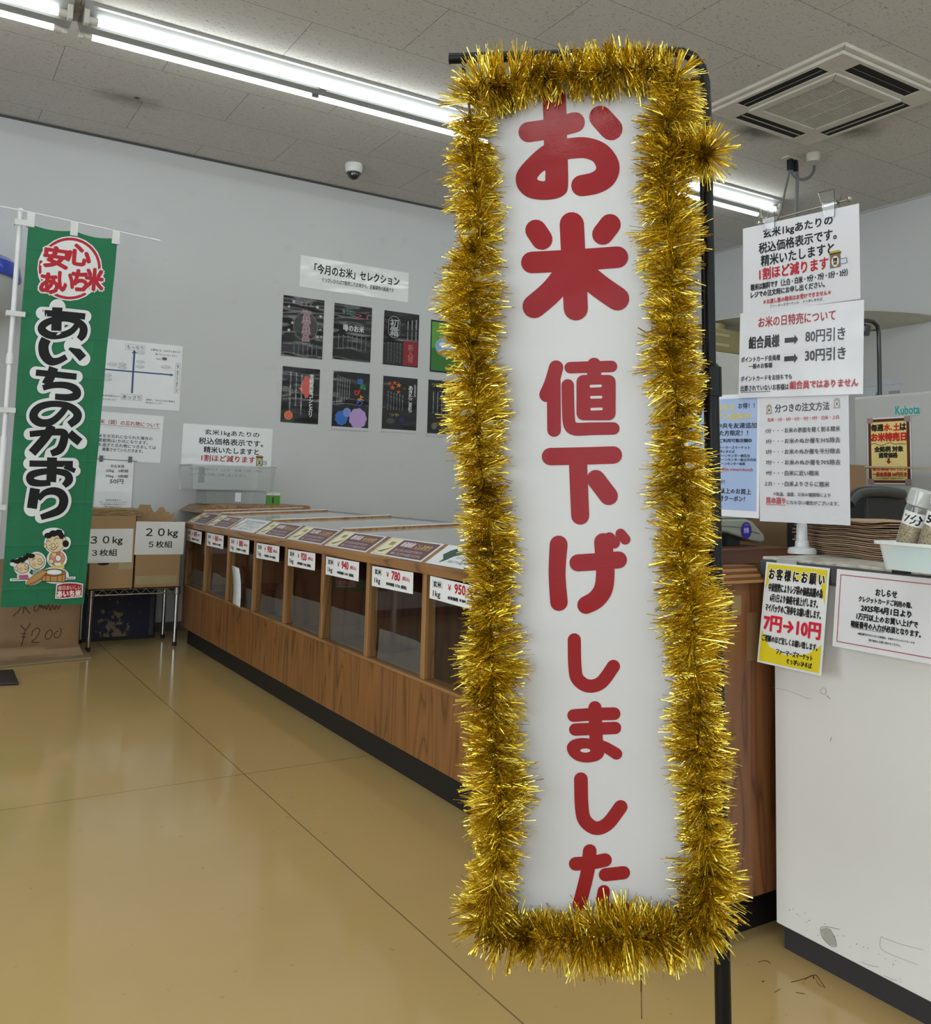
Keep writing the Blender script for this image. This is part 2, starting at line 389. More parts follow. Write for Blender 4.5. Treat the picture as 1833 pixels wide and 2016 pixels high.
wl = MB(); wl.box(XL-.1, XL, YF, YW, 0, .35); wl.box(XL-.1, XL, YF, YW, 2.65, CEIL); wl.box(XL-.1, XL, 3.35, YW, .35, 2.65)
struct(wl.build('wall_left', M_WALL))
# shop front behind the photographer: a low wall, a lintel, mullions and three panes
M_ALU = plain('aluminium', '#9b9d9e', rough=0.35, metal=0.9)
wf = MB(); wf.box(XL, XR, YF-.1, YF, 0, 0.35); wf.box(XL, XR, YF-.1, YF, 2.65, CEIL); wf.box(XL, -3.2, YF-.1, YF, .35, 2.65); wf.box(5.2, XR, YF-.1, YF, .35, 2.65)
struct(wf.build('wall_front', M_WALL))
for i in range(4):
    x0 = -3.2+2.1*i; fr = MB(); fr.box(x0, x0+.05, YF-.08, YF-.02, .35, 2.65); fr.box(x0+2.05, x0+2.1, YF-.08, YF-.02, .35, 2.65); fr.box(x0, x0+2.1, YF-.08, YF-.02, .35, .4); fr.box(x0, x0+2.1, YF-.08, YF-.02, 2.6, 2.65)
    w = struct(fr.build('window_%d' % (i+1), M_ALU))
    MB().box(x0+.05, x0+2.05, YF-.055, YF-.05, .4, 2.6).build('pane', clear('window_glass', gloss=0.03), w)
for i in range(3):
    y0 = YF+.05+2.1*i; fr = MB(); fr.box(XL-.08, XL-.02, y0, y0+.05, .35, 2.65); fr.box(XL-.08, XL-.02, y0+2.05, y0+2.1, .35, 2.65); fr.box(XL-.08, XL-.02, y0, y0+2.1, .35, .4); fr.box(XL-.08, XL-.02, y0, y0+2.1, 2.6, 2.65)
    w = struct(fr.build('window_%d' % (i+5), M_ALU))
    MB().box(XL-.055, XL-.05, y0+.05, y0+2.05, .4, 2.6).build('pane', clear('window_glass', gloss=0.03), w)
M_DARK = plain('dark_trim', '#4b4b4c', rough=0.5)
slab('trim_1', XL, XR, YW-.012, YW, CEIL-.014, CEIL, M_DARK)
slab('trim_2', XR-.012, XR, YF, YW-.012, CEIL-.014, CEIL, plain('pale_trim', '#b9bab9'))
slab('baseboard_back', XL, XR, YW-.012, YW, 0, 0.06, plain('grey_vinyl', '#5a5753', rough=0.45))
slab('baseboard_right', XR-.012, XR, YF, YW-.012, 0, 0.06, MATS['grey_vinyl'])
# scuffs on the floor by the white counter
pf = Print(Plane((0, 0, 0), (1, 0, 0), (0, 1, 0)), zoom(1400, 1300, 433/1219), base=0.0004)
for pts, w in (([(445, 1785), (520, 1765), (575, 1745), (600, 1770), (630, 1815)], 4), ([(520, 1768), (560, 1748), (570, 1765)], 6), ([(350, 1842), (385, 1822)], 3), ([(260, 1675), (300, 1665), (330, 1680)], 3),
               ([(470, 1842), (520, 1850)], 3), ([(580, 1760), (590, 1790), (615, 1810)], 2), ([(285, 1782), (292, 1780)], 6)):
    pf.stroke(pts, w, '#5a4526', part='scuff_mark', gloss=False)
pf.finish(floor, Matrix.Identity(4))
for o in floor.children: o['kind'] = 'structure'

# ------------------------------------------------------------------ ceiling lamps: one long row across the picture, two unseen rows added to light the room
M_LAMPBODY = plain('lamp_enamel', '#949594', rough=0.3, coat=0.3); M_TUBE = lamp('lit_tube', (0.93, 1.0, 0.985), TUBE_STRENGTH); M_TUBE2 = lamp('lit_tube_fill', (0.93, 1.0, 0.985), REAR_STRENGTH)
M_SOCKET = plain('socket_plastic', '#cfcdc6', rough=0.4)
def lamp_row(x0, yc, label, tube=None):
    """Twin-tube batten: a trapezoid body against the ceiling with a tube along each flank."""
    x1 = x0+2.5; t = thing('ceiling_lamp', label, 'ceiling lamp', (x0, yc, CEIL), 'twin-tube ceiling lamps')
    b = MB(); sec = [(-.12, 0), (-.12, -.018), (-.105, -.022), (-.034, -.088), (.034, -.088), (.105, -.022), (.12, -.018), (.12, 0)]
    b.prism([(yc+a, CEIL+z) for a, z in sec], x0+.01, x1-.01, lambda a, z, d: (d, a, z)); b.build('body', M_LAMPBODY, t)
    for s in (-1, 1):
        y = yc+s*.083; z = CEIL-.078
        tb = MB().tube([(x0+.075, y, z), (x1-.075, y, z)], .0175, 14).build('tube', tube or M_TUBE, t, smooth=True)
        for xa in (x0+.035, x1-.075):
            MB().tube([(xa, y, z), (xa+.04, y, z)], .0185, 14).build('tube_cap', M_SOCKET, tb, smooth=True)
        for xa in (x0+.012, x1-.036):
            MB().box(xa, xa+.024, y-.018, y+.018, z-.024, CEIL-.03).build('socket', M_SOCKET, t, bevel=.004)
        m = MB(); xm = (x0+x1)/2; m.box(xm-.02, xm+.02, min(yc+s*.05, y-s*.019), max(yc+s*.05, y-s*.019), z-.016, z+.01); m.build('tube_clip', plain('clip_grey', '#6c6d6b'), t)
    return t
for x0, lb in ((-1.98, 'twin-tube fluorescent ceiling lamp cut off by the top left corner of the photo'), (0.545, 'twin-tube fluorescent ceiling lamp running from the upper left to behind the banner'), (3.07, 'twin-tube fluorescent ceiling lamp seen right of the banner, ending behind the hanging price sheets')):
    lamp_row(x0, 4.555, lb)
for yc, lb in ((0.9, 'nearest the photographer'), (-1.6, 'by the shop front')):
    for i, x0 in enumerate((-1.98, 0.545, 3.07)):
        lamp_row(x0, yc, 'unseen twin-tube ceiling lamp added to light the room, row %s, %s of three' % (lb, ('first', 'second', 'third')[i]), M_TUBE2)

# ------------------------------------------------------------------ ceiling cassette air conditioner
def air_conditioner():
    cx, cy, h = 4.29, 3.143, 0.475; z = CEIL
    t = thing('air_conditioner', 'off-white square four-way air conditioner cassette set in the ceiling', 'air conditioner', (cx, cy, z))
    m = plain('ac_plastic', '#cdc9be', rough=0.45); dk = plain('ac_slot', '#141313', rough=0.8); vane = plain('ac_vane', '#9d998f', rough=0.4)
    def ring(ho, hi, z0, z1, mb):
        for a in range(4):
            c, s = (1, 0, -1, 0)[a], (0, 1, 0, -1)[a]
            P = lambda u, v, w: (cx+u*c-v*s, cy+u*s+v*c, w)
            mb.hexa([P(-ho, -ho, z0), P(ho, -ho, z0), P(hi, -hi, z0), P(-hi, -hi, z0), P(-ho, -ho, z1), P(ho, -ho, z1), P(hi, -hi, z1), P(-hi, -hi, z1)])
    fr = MB(); ring(h, .44, z-.022, z, fr); fr.build('outer_frame', m, t, bevel=.006)
    # face panel with four slots
    fp = MB()
    zi0, zi1 = z-.04, z-.018
    so, si, sl = .415, .32, .27
    fp.box(cx-.44, cx+.44, cy-.44, cy-so, zi0, zi1); fp.box(cx-.44, cx+.44, cy+so, cy+.44, zi0, zi1); fp.box(cx-.44, cx-so, cy-so, cy+so, zi0, zi1); fp.box(cx+so, cx+.44, cy-so, cy+so, zi0, zi1)
    for sx in (-1, 1):
        for sy in (-1, 1):
            fp.box(*sorted((cx+sx*sl, cx+sx*so)), *sorted((cy+sy*sl, cy+sy*so)), zi0, zi1)
            fp.box(*sorted((cx+sx*sl, cx+sx*si)), *sorted((cy+sy*sl, cy+sy*si)), zi0-.001, zi1)
    ring(si, .285, zi0, zi1, fp)
    fp.build('face_panel', m, t, bevel=.003)
    for a in range(4):
        c, s = (1, 0, -1, 0)[a], (0, 1, 0, -1)[a]; P = lambda u, v, w: (cx+u*c-v*s, cy+u*s+v*c, w)
        d = MB(); d.hexa([P(-sl-.004, -so-.004, z-.0345), P(sl+.004, -so-.004, z-.0345), P(sl+.004, -si+.004, z-.0345), P(-sl-.004, -si+.004, z-.0345), P(-sl, -so, z-.004), P(sl, -so, z-.004), P(sl, -si, z-.004), P(-sl, -si, z-.004)]); d.build('air_slot', dk, t)
        v = MB(); v.hexa([P(-sl+.01, -.366, z-.040), P(sl-.01, -.366, z-.040), P(sl-.01, -.358, z-.022), P(-sl+.01, -.358, z-.022), P(-sl+.01, -.364, z-.038), P(sl-.01, -.364, z-.038), P(sl-.01, -.355, z-.020), P(-sl+.01, -.355, z-.020)]); v.build('vane', vane, t)
    g = MB(); ring(.29, .235, z-.05, z-.03, g); gf = g.build('grille_frame', m, t, bevel=.005)
    gr = MB(); n = 34
    for i in range(n):
        y = cy-.235+.47*(i+.5)/n; gr.box(cx-.236, cx+.236, y-.003, y+.003, z-.046, z-.036)
    for i in (1, 2): x = cx-.235+.47*i/3; gr.box(x-.003, x+.003, cy-.236, cy+.236, z-.0455, z-.034)
    gr.build('intake_grille', m, t)
    MB().box(cx-.236, cx+.236, cy-.236, cy+.236, z-.03, z-.026).build('filter', plain('ac_filter', '#2b2a27', rough=0.9), t)
air_conditioner()

# ------------------------------------------------------------------ dome camera, ceiling hook with cables
P = atZ(697, 324, CEIL)
t = thing('dome_camera', 'small white dome security camera on the ceiling near the back wall', 'security camera', P)
MB().lathe([(0, 0), (.062, 0), (.064, -.02), (.06, -.045), (.05, -.066), (0, -.066)], P, n=40).build('housing', plain('camera_white', '#e4e5e5', rough=0.35, coat=0.3), t, smooth=True)
MB().lathe([(.052, -.062), (.053, -.068), (.046, -.072), (0, -.072)], P, n=40).build('trim_ring', plain('camera_grey', '#4c4d50', rough=0.4), t, smooth=True)
MB().lathe([(.043, -.07), (.041, -.088), (.03, -.104), (.014, -.112), (0, -.114)], P, n=40).build('dome', plain('camera_smoke', '#101113', rough=0.08, coat=1.0), t, smooth=True)

P = atZ(1560, 312, CEIL); hx, hy = P.x, P.y
t = thing('cable_hanger', 'ceiling hook plate with round outlet and grey cables hanging behind the price sheets', 'cable hanger', (hx, hy, CEIL))
M_CBL = plain('grey_cable', '#6d6f70', rough=0.5)
MB().box(hx-.075, hx+.075, hy-.03, hy+.03, CEIL-.012, CEIL).build('hook_plate', plain('plate_cream', '#c4c1b6'), t, bevel=.003)
R = atZ(1601, 303, CEIL)
MB().lathe([(0, 0), (.045, 0), (.045, -.03), (.036, -.055), (0, -.055)], (R.x, R.y, CEIL), n=28).build('outlet', MATS['plate_cream'], t, smooth=True)
mp = MB(); mp.box(hx-.035, hx-.008, hy-.02, hy+.02, CEIL-.085, CEIL-.012); mp.box(hx+.008, hx+.035, hy-.02, hy+.02, CEIL-.085, CEIL-.012)
mp.build('pulley_block', plain('black_iron', '#1d1e20', rough=0.45, metal=0.4), t, bevel=.004)
def on_y(x, y): return atY(x, y, hy)
def pxs(pts, fn): return [fn(*p) for p in pts]
MB().tube([tuple(p) for p in pxs([(1556, 330), (1552, 350), (1546, 375), (1538, 415), (1533, 460)], on_y)], .007, 8).build('thin_cable', M_CBL, t, smooth=True)
MB().tube([tuple(p) for p in pxs([(1569, 322), (1570, 350), (1569, 380), (1568, 420), (1568, 470)], on_y)], .011, 8).build('thick_cable', M_CBL, t, smooth=True)
lp = smooth_path([tuple(p) for p in pxs([(1559, 322), (1558, 333), (1563, 346), (1576, 353), (1592, 350), (1602, 336), (1603, 320)], on_y)], 6)
MB().tube(lp, .01, 8).build('cable_loop', M_CBL, t, smooth=True)

# ------------------------------------------------------------------ the long rice counter
M_WOODV = wood('counter_wood', '#50300f', '#80542a', '#936335', 'z', rings=9.0)
M_WOODY = wood('rail_wood', '#5d3b1c', '#906539', '#a67946', 'y')
M_WOODP = wood('post_wood', '#64421f', '#946a40', '#a67c4c', 'z', 1.6)
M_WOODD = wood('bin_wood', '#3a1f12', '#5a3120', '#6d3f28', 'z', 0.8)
M_KICK = plain('black_kick', '#121112', rough=0.55)
M_GLASS = clear('case_glass', tint=(0.93, 0.94, 0.93), gloss=0.01, fres=0.09)
M_LID = plain('lid_panel', '#bfc2c1', rough=.2, var=.04, scale=3, coat=.5)
M_FILM = clear('plastic_film', tint=(0.92, 0.9, 0.86), gloss=0.02, rough=0.15, milk=0.14, bump=0.5, fres=.06)
M_SILV = plain('lid_frame', '#a9abab', rough=0.3, metal=0.85)
X0, XB, YN, YE = 1.5, 2.28, 1.46, 5.73
PITCH = 0.437; POSTS = [2.672+PITCH*k for k in range(-2, 7)]
t = thing('rice_counter', 'long wooden rice display counter with glazed bays, running to the back wall', 'counter', (1.9, 3.6, 0))
MB().box(X0+.035, XB-.03, YN+.03, YE-.03, 0, .1).build('kick_board', M_KICK, t)
b = MB(); b.box(X0, X0+.022, YN, YE, .1, .35); b.build('front_panel', M_WOODV, t, bevel=.002)
MB().box(XB-.02, XB, YN+.02, YE, .1, .72).build('back_panel', M_WOODV, t)
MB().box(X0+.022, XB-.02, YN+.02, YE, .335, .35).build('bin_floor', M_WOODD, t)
MB().box(X0-.004, X0+.05, YN, YE, .35, .36).build('sill', M_WOODY, t, bevel=.002)
# near end panel with its rounded upper corner and layered cap
e = MB(); pr = [(X0, .1), (XB, .1), (XB, .80), (X0+.09, .80), (X0+.055, .79), (X0+.03, .768), (X0+.012, .735), (X0, .68)]
e.prism(pr, YN-.022, YN, lambda a, z, d: (a, d, z)); ep = e.build('end_panel', wood('end_wood', '#56321b', '#82522f', '#94623a', 'z', 1.3), t, bevel=.002)
ms = MB(); ms.box(1.612, 1.642, YN-.0228, YN-.022, .725, .77); ms.build('tape_patch', plain('masking_tape', '#a38a5c', rough=0.6), ep)
ms = MB(); ms.box(1.66, 1.70, YN-.0228, YN-.022, .62, .73); ms.build('tape_patch', plain('clear_tape', '#8a6a4a', rough=0.25), ep)
M_PLY = [plain('ply_light', '#a97c4c', rough=0.5), plain('ply_dark', '#6d4425', rough=0.5)]
c = MB()
for i in range(6):
    z = .80+i*.006; ins = i*.005
    c.box(X0+.045+ins, 1.694, YN-.045+ins, YN+.02, z, z+.006, i % 2)
c.build('end_cap', M_PLY, t)
# work shelf for weighing, set back from the near end, above a dark well
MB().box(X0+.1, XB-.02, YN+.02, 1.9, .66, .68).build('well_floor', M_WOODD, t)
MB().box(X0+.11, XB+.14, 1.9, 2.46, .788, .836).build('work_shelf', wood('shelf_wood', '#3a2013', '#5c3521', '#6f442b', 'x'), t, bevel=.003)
for y in POSTS:
    MB().box(X0+.002, X0+.042, y-.014, y+.014, .36, .715).build('post', M_WOODP, t, bevel=.002)
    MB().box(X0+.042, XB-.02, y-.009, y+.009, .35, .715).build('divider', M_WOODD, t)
MB().box(X0, X0+.042, YE-.03, YE, .36, .715).build('post', M_WOODP, t, bevel=.002)
MB().box(X0+.042, XB-.02, YE-.022, YE, .1, .72).build('far_panel', M_WOODV, t)
MB().hexa([(X0-.012, YN, .708), (X0+.05, YN, .708), (X0+.05, YE, .708), (X0-.012, YE, .708), (X0-.012, YN, .738), (X0+.05, YN, .738), (X0+.05, YE, .738), (X0-.012, YE, .738)]).build('top_rail', M_WOODY, t, bevel=.004)
SX1, SZ1, SX0, SZ0 = X0+.092, .805, X0-.010, .739
MB().hexa([(SX0, YN, SZ0-.012), (SX1, YN, SZ1-.02), (SX1, YE, SZ1-.02), (SX0, YE, SZ0-.012), (SX0, YN, SZ0), (SX1, YN, SZ1), (SX1, YE, SZ1), (SX0, YE, SZ0)]).build('sloping_board', M_WOODY, t, bevel=.002)
ys = [YN+.5]+[y for y in POSTS if y > YN+.6]+[YE]
for a, bb in zip(ys[:-1], ys[1:]):
    if a < 2.6: continue
    MB().box(X0+.013, X0+.017, a+.014, bb-.014, .36, .708).build('front_glass', M_GLASS, t)
for a, bb in ((YN, POSTS[0]), (POSTS[0], POSTS[1]), (POSTS[1], POSTS[2])):
    MB().box(X0+.013, X0+.017, a+.014, bb-.014, .36, .708).build('front_glass', M_GLASS, t)
# clear film pinned behind the lower half of each pane, slightly crooked
rnd = random.Random(3)
for k, y in enumerate(POSTS[2:-1]+[POSTS[-1]]):
    y1 = (POSTS+[YE])[POSTS.index(y)+1]; h0 = .475+rnd.uniform(-.02, .02); h1 = h0+rnd.uniform(-.012, .015)
    fm = MB(); n = 8; vs = []; fs = []
    for j in range(3):
        for i in range(n+1):
            u = i/n; yy = y+.03+u*(y1-y-.075); zz = .352+(h0+(h1-h0)*u-.352)*j/2
            vs.append((X0+.03+.012*math.sin(3.1*u+k)*j/2+.004*rnd.random()*j, yy, zz))
    for j in range(2):
        for i in range(n): fs.append((j*(n+1)+i, j*(n+1)+i+1, (j+1)*(n+1)+i+1, (j+1)*(n+1)+i))
    fm.add(vs, fs); fm.build('plastic_film', M_FILM, t, smooth=True)
# glass lids with metal edges, one over each bay
zt = .803; bays = [(a, bb) for a, bb in zip([2.48]+POSTS[4::2], POSTS[4::2]+[YE-.02])]
for i, (a, bb) in enumerate(bays):
    l = MB().hexa([(SX1+.01, a+.012, zt-.006), (XB-.03, a+.012, zt+.02), (XB-.03, bb-.012, zt+.02), (SX1+.01, bb-.012, zt-.006), (SX1+.01, a+.012, zt-.001), (XB-.03, a+.012, zt+.025), (XB-.03, bb-.012, zt+.025), (SX1+.01, bb-.012, zt-.001)]).build('lid', M_LID, t)
    m = MB(); m.hexa([(SX1+.002, bb-.012, zt+.0092), (XB-.022, bb-.012, zt+.0352), (XB-.022, bb+.03, zt+.0352), (SX1+.002, bb+.03, zt+.0092), (SX1+.002, bb-.012, zt+.014), (XB-.022, bb-.012, zt+.040), (XB-.022, bb+.03, zt+.040), (SX1+.002, bb+.03, zt+.014)]); m.build('lid_edge', plain('lid_strip', '#c9cccb', rough=.3), l)
    MB().hexa([(SX1, bb-.012, zt-.05), (XB-.02, bb-.012, zt-.05), (XB-.02, bb+.012, zt-.05), (SX1, bb+.012, zt-.05), (SX1, bb-.012, zt+.009), (XB-.02, bb-.012, zt+.035), (XB-.02, bb+.012, zt+.035), (SX1, bb+.012, zt+.009)]).build('lid_bar', M_WOODY, t)
MB().box(XB-.03, XB, 2.48, YE, .72, zt+.03).build('back_rail', M_SILV, t, bevel=.002)
# curved wooden cap across the far end
fc = MB(); fc.prism([(X0+.06, .80), (X0+.13, .842), (X0+.2, .852), (XB+.02, .852), (XB+.03, .846), (XB+.03, .80)], YE-.03, YW-.015, lambda a, z, d: (a, d, z)); fc.build('far_cap', M_WOODY, t, bevel=.003)

# information cards on the sloping board, price tags under the rail
PS = Plane((SX0, 4, SZ0), (0, -1, 0), (SX1-SX0, 0, SZ1-SZ0)); PT = Plane((X0-.006, 4, .7), (0, -1, 0), (0, 0, 1))
M_CARD_M = laminate('card_maroon', '#6d4a4f', wave=.05, peel=.01); M_PAPER = laminate('film_paper', '#e6e7ea'); M_PAPM = plain('matt_paper', '#e4e5e6', rough=0.7, var=.02)
def slope_len(): return math.hypot(SX1-SX0, SZ1-SZ0)
bay_y = [(POSTS[2+k], (POSTS+[YE])[3+k]) for k in range(0, 7)]
CARDS = [('maroon', '新潟県産', 'こしひかり'), ('maroon', '愛知県産', 'あいちのかおり'), ('maroon', '富山県産', 'こしひかり'), ('maroon', '岐阜県産', 'はつしも'), ('maroon', '長野県産', 'こしひかり'), ('maroon', '富山県産', 'てんたかく'), ('maroon', '秋田県産', '')]
def card_draw(kind, region, name, white_print=False):
    def d(p):
        W, Hh = p.W, p.H
        if kind == 'maroon':
            p.poly([(-W*.47, -Hh*.44), (W*.47, -Hh*.44), (W*.47, Hh*.44), (-W*.47, Hh*.44)], '#6a454b', uv=True)
            p.poly([(-W*.46, -Hh*.43), (-W*.21, -Hh*.43), (-W*.21, Hh*.43), (-W*.46, Hh*.43)], '#dcdcb4', uv=True)
            p.poly([(-W*.385, Hh*.08), (-W*.285, Hh*.08), (-W*.285, Hh*.28), (-W*.385, Hh*.28)], '#a88a5e', uv=True)
            p.poly([(-W*.44, -Hh*.34), (-W*.30, -Hh*.12), (-W*.25, Hh*.05), (-W*.27, -Hh*.14), (-W*.34, -Hh*.34)], '#6e6848', uv=True)
            p.text(region, 0, 0, 0, 0, '#e9dfe2', .03, uv=((-W*.15, Hh*.34), (W*.08, Hh*.08)))
            if name: p.text(name, 0, 0, 0, 0, '#d8b76a', .03, uv=((W*.13, Hh*.3), (W*.40, Hh*.1)))
            p.poly([(W*.12, Hh*.055), (W*.41, Hh*.055), (W*.41, Hh*.07), (W*.12, Hh*.07)], '#d8b76a', uv=True)
            for i, s in enumerate(('粘りと甘みのあるお米です冷めても', '美味しくおにぎりやお弁当にもおすすめ')):
                p.text(s, 0, 0, 0, 0, '#d9ccd0', 0, uv=((-W*.15, Hh*(-.05-.19*i)), (W*(.36+.04*i), Hh*(-.19-.19*i))))
    return d
def on_slope(label, y0, y1, v0, v1, mat, draw, name='info_card', cat='info card', group='cards on the sloping board of the rice counter'):
    L = slope_len(); u0, u1 = 4-y1, 4-y0
    o = sheet(name, label, cat, PS, ((u0, v1*L), (u1, v0*L)), mat, None, None, group, n=.0012)
    if draw:
        pr_ = Print(Plane(PS.at((u0+u1)/2, (v0+v1)/2*L, .0012), PS.U, PS.V), ID, base=.0004); pr_.W = u1-u0; pr_.H = (v1-v0)*L
        draw(pr_); pr_.finish(o, o.matrix_world)
    return o
def white_green(p):
    W, Hh = p.W, p.H
    p.poly([(-W*.40, Hh*.0), (-W*.36, Hh*.24), (-W*.31, Hh*.36), (-W*.25, Hh*.25), (-W*.18, Hh*.26), (-W*.14, Hh*.12), (-W*.22, -Hh*.02), (-W*.27, -Hh*.26), (-W*.33, -Hh*.4), (-W*.32, -Hh*.2)], '#2f4a3c', uv=True)
    p.text('埼玉県産ミルキークイーン', 0, 0, 0, 0, '#2b3a36', .02, uv=((-W*.10, Hh*.36), (W*.44, Hh*.14)))
    p.text('モチモチした食感が特徴のお米', 0, 0, 0, 0, '#4a5553', 0, uv=((-W*.16, Hh*.02), (W*.40, -Hh*.12)))
    p.text('冷めても固くなりにくいお米です', 0, 0, 0, 0, '#4a5553', 0, uv=((-W*.22, -Hh*.2), (W*.44, -Hh*.34)))
def white_grey(p):
    W, Hh = p.W, p.H
    p.poly([(-W*.44, -Hh*.3), (-W*.40, -Hh*.38), (-W*.24, Hh*.3), (-W*.29, Hh*.38)], '#8e99a3', uv=True)
    for i, s in enumerate(('お米の選び方', '甘みと粘りのバランス', 'おすすめの食べ方です', '店員にお尋ねください')):
        p.text(s, 0, 0, 0, 0, '#5c6670', 0, uv=((-W*.2, Hh*(.36-.2*i)), (W*(.42-.06*(i % 2)), Hh*(.2-.2*i))))
mid = [(a+.02, min(bb-.02, 5.68)) for a, bb in bay_y]
WH = laminate('card_white', '#dfe3e4', wave=.1, peel=.01)
on_slope('white card with a dark green leaf-shaped print, nearest card left of the gold tinsel', POSTS[1]+.02, POSTS[2]-.02+.01, .08, .97, WH, white_green)
for k in range(7):
    y0, y1 = mid[k]
    if k == 4: on_slope('white card with pale grey print, third card from the far wooden end', y0, y1, .08, .97, WH, white_grey); continue
    lab = {0: 'maroon information card directly above the 780 yen price tag', 1: 'maroon information card directly above the 940 yen price tag', 2: 'maroon information card directly above the 920 yen price tag', 3: 'maroon information card right next to the white grey-printed card, banner side', 5: 'maroon information card on the far side of the white grey-printed card', 6: 'maroon information card farthest away, by the curved wooden end cap'}[k]
    kind, reg, nm = CARDS[k]
    on_slope(lab, y0, y1, .08, .97, WH, card_draw(kind, reg, nm))
def price(label, yc, w, price_s, tax, side=False):
    u = 4-yc; h = w*.228
    o = sheet('price_tag', label, 'price tag', PT, ((u-w/2, .003), (u+w/2, .003-h)), M_PAPM, None, None, 'price tags under the rail of the rice counter', n=.0, tilt=rnd.uniform(-.02, .02))
    p = Print(Plane(PT.at(u, .003-h/2, 0), PT.U, PT.V), ID, base=.0004)
    p.poly([(-w*.45, h*.05), (-w*.24, h*.05), (-w*.24, h*.4), (-w*.45, h*.4)], '#c9cacc', uv=True); p.poly([(-w*.44, h*.07), (-w*.25, h*.07), (-w*.25, h*.38), (-w*.44, h*.38)], '#e4e5e6', uv=True)
    p.text('玄米', 0, 0, 0, 0, '#17181a', .06, uv=((-w*.425, h*.35), (-w*.265, h*.1)))
    p.text('1kg', 0, 0, 0, 0, '#17181a', .03, uv=((-w*.43, -h*.08), (-w*.28, -h*.4)))
    p.text('￥', 0, 0, 0, 0, '#b5202c', .03, uv=((-w*.13, h*.32), (-w*.07, h*.06)))
    p.text(price_s, 0, 0, 0, 0, '#b5202c', .05, uv=((0, h*.40), (w*.2, h*.0)))
    p.text('(税込)', 0, 0, 0, 0, '#b5202c', .02, uv=((w*.25, h*.26), (w*.43, h*.04)))
    p.text('本体価格 ￥'+tax+' (税別)', 0, 0, 0, 0, '#17181a', .05, uv=((-w*.13, -h*.17), (w*.36, -h*.35)))
    p.finish(o, o.matrix_world); return o
for k, (pr_s, tax, lab) in enumerate((('950', '880', 'price tag reading 950 yen, half behind the gold tinsel'), ('780', '723', 'price tag reading 780 yen per kilogram of brown rice'), ('940', '871', 'price tag reading 940 yen per kilogram of brown rice'), ('920', '852', 'price tag reading 920 yen per kilogram of brown rice'),
        ('900', '834', 'price tag one bay further along than the 920 yen tag'), ('880', '815', 'price tag above the curling white paper strip on the glass'), ('860', '797', 'second price tag from the far wooden end of the counter'), ('840', '778', 'price tag farthest along the counter, by the white 20 kg sign'))):
    ya = POSTS[1+k]; yb = (POSTS+[YE])[2+k]
    price(lab, (ya+yb)/2+.006, .32, pr_s, tax)
# curling paper strip stuck to the glass of one far bay
st = MB(); pts = [atX(458, 1113, X0-.006), atX(461, 1140, X0-.008), atX(461, 1168, X0-.006), atX(459.5, 1188, X0-.006)]; vs = []; fs = []
pts = [Vector(q) for q in smooth_path([tuple(p) for p in pts], 5)]
for p in pts: vs += [(p.x-.004, p.y, p.z), (p.x-.004, p.y-.125, p.z-.004)]
for i in range(len(pts)-1): fs.append((2*i, 2*i+1, 2*i+3, 2*i+2))
o = tag(st.add(vs, fs).build('paper_strip', plain('receipt_paper', '#c9ccd0', rough=0.6, var=.12, scale=40), smooth=True), 'narrow curling white paper strip stuck on the glass of a far counter bay', 'paper strip')
sd = o.modifiers.new('thick', 'SOLIDIFY'); sd.thickness = .0006

# ------------------------------------------------------------------ white till counter on the right
M_WHITE = plain('white_laminate', '#e2e2df', rough=0.42, var=.03, scale=2.2)
M_EDGE = plain('dark_edge', '#3f4145', rough=0.5); M_KICK2 = plain('slate_kick', '#2e2d31', rough=0.5)
def m_top():
    k = N('counter_top'); v = k.coords((1, 1, 1)); k.set(base=k.ramp(k.noise(v, 22, 6, 0.65, 1.5), [(0.3, '#86827a'), (0.5, '#b9b5ab'), (0.7, '#c9c6bd')]), rough=0.35); return k.m
WX, WY0, WY1 = 1.715, -.45, 1.405
t = thing('till_counter', 'white panelled till counter with dark edging along the right of the photo', 'counter', (2.0, .5, 0))
wp = MB().box(WX, 2.35, WY0, WY1, .052, .81).build('body', M_WHITE, t, bevel=.002)
MB().box(WX+.012, 2.33, WY0+.01, WY1-.012, 0, .052).build('kick_board', M_KICK2, t)
MB().box(WX-.015, 2.36, WY0, WY1+.03, .81, .851).build('edging', M_EDGE, t, bevel=.006)
MB().box(WX-.009, 2.355, WY0, WY1+.025, .851, .858).build('worktop', m_top(), t, bevel=.002)
MB().box(WX-.0158, WX-.0148, 1.33, 1.384, .813, .857).build('tape', plain('silver_tape', '#a3a6a8', rough=0.3), t)
PW = Plane((WX, 1, 0), (0, -1, 0), (0, 0, 1))
pw = Print(PW, zoom(1400, 1300, 433/1219), base=.0004)
for pts, w in (([(605, 165), (625, 152), (638, 165), (632, 188), (610, 180), (606, 166)], 2), ([(640, 195), (660, 212)], 3), ([(345, 152), (430, 170), (520, 205), (560, 215)], 1.5), ([(668, 425), (662, 450)], 3), ([(608, 1480), (640, 1476), (712, 1490)], 3), ([(608, 1485), (615, 1530), (660, 1580), (690, 1588)], 3),
               ([(942, 1532), (1060, 1575), (1180, 1605)], 1.5), ([(942, 1532), (945, 1600), (1050, 1650), (1150, 1688)], 1.5), ([(835, 1672), (880, 1690), (930, 1700)], 2), ([(960, 1745), (1000, 1765), (1030, 1775)], 2)):
    pw.stroke(pts, w, '#8b8a84', part='scuff', gloss=False)
for i in range(26):
    r2 = random.Random(i); x = 360+r2.random()*720; y = 1430+(x-340)*.52-20-r2.random()*110; pw.ell(x, y, 1.5+3*r2.random(), 1.5+2*r2.random(), '#8d8c86', n=8, part='scuff', gloss=False)
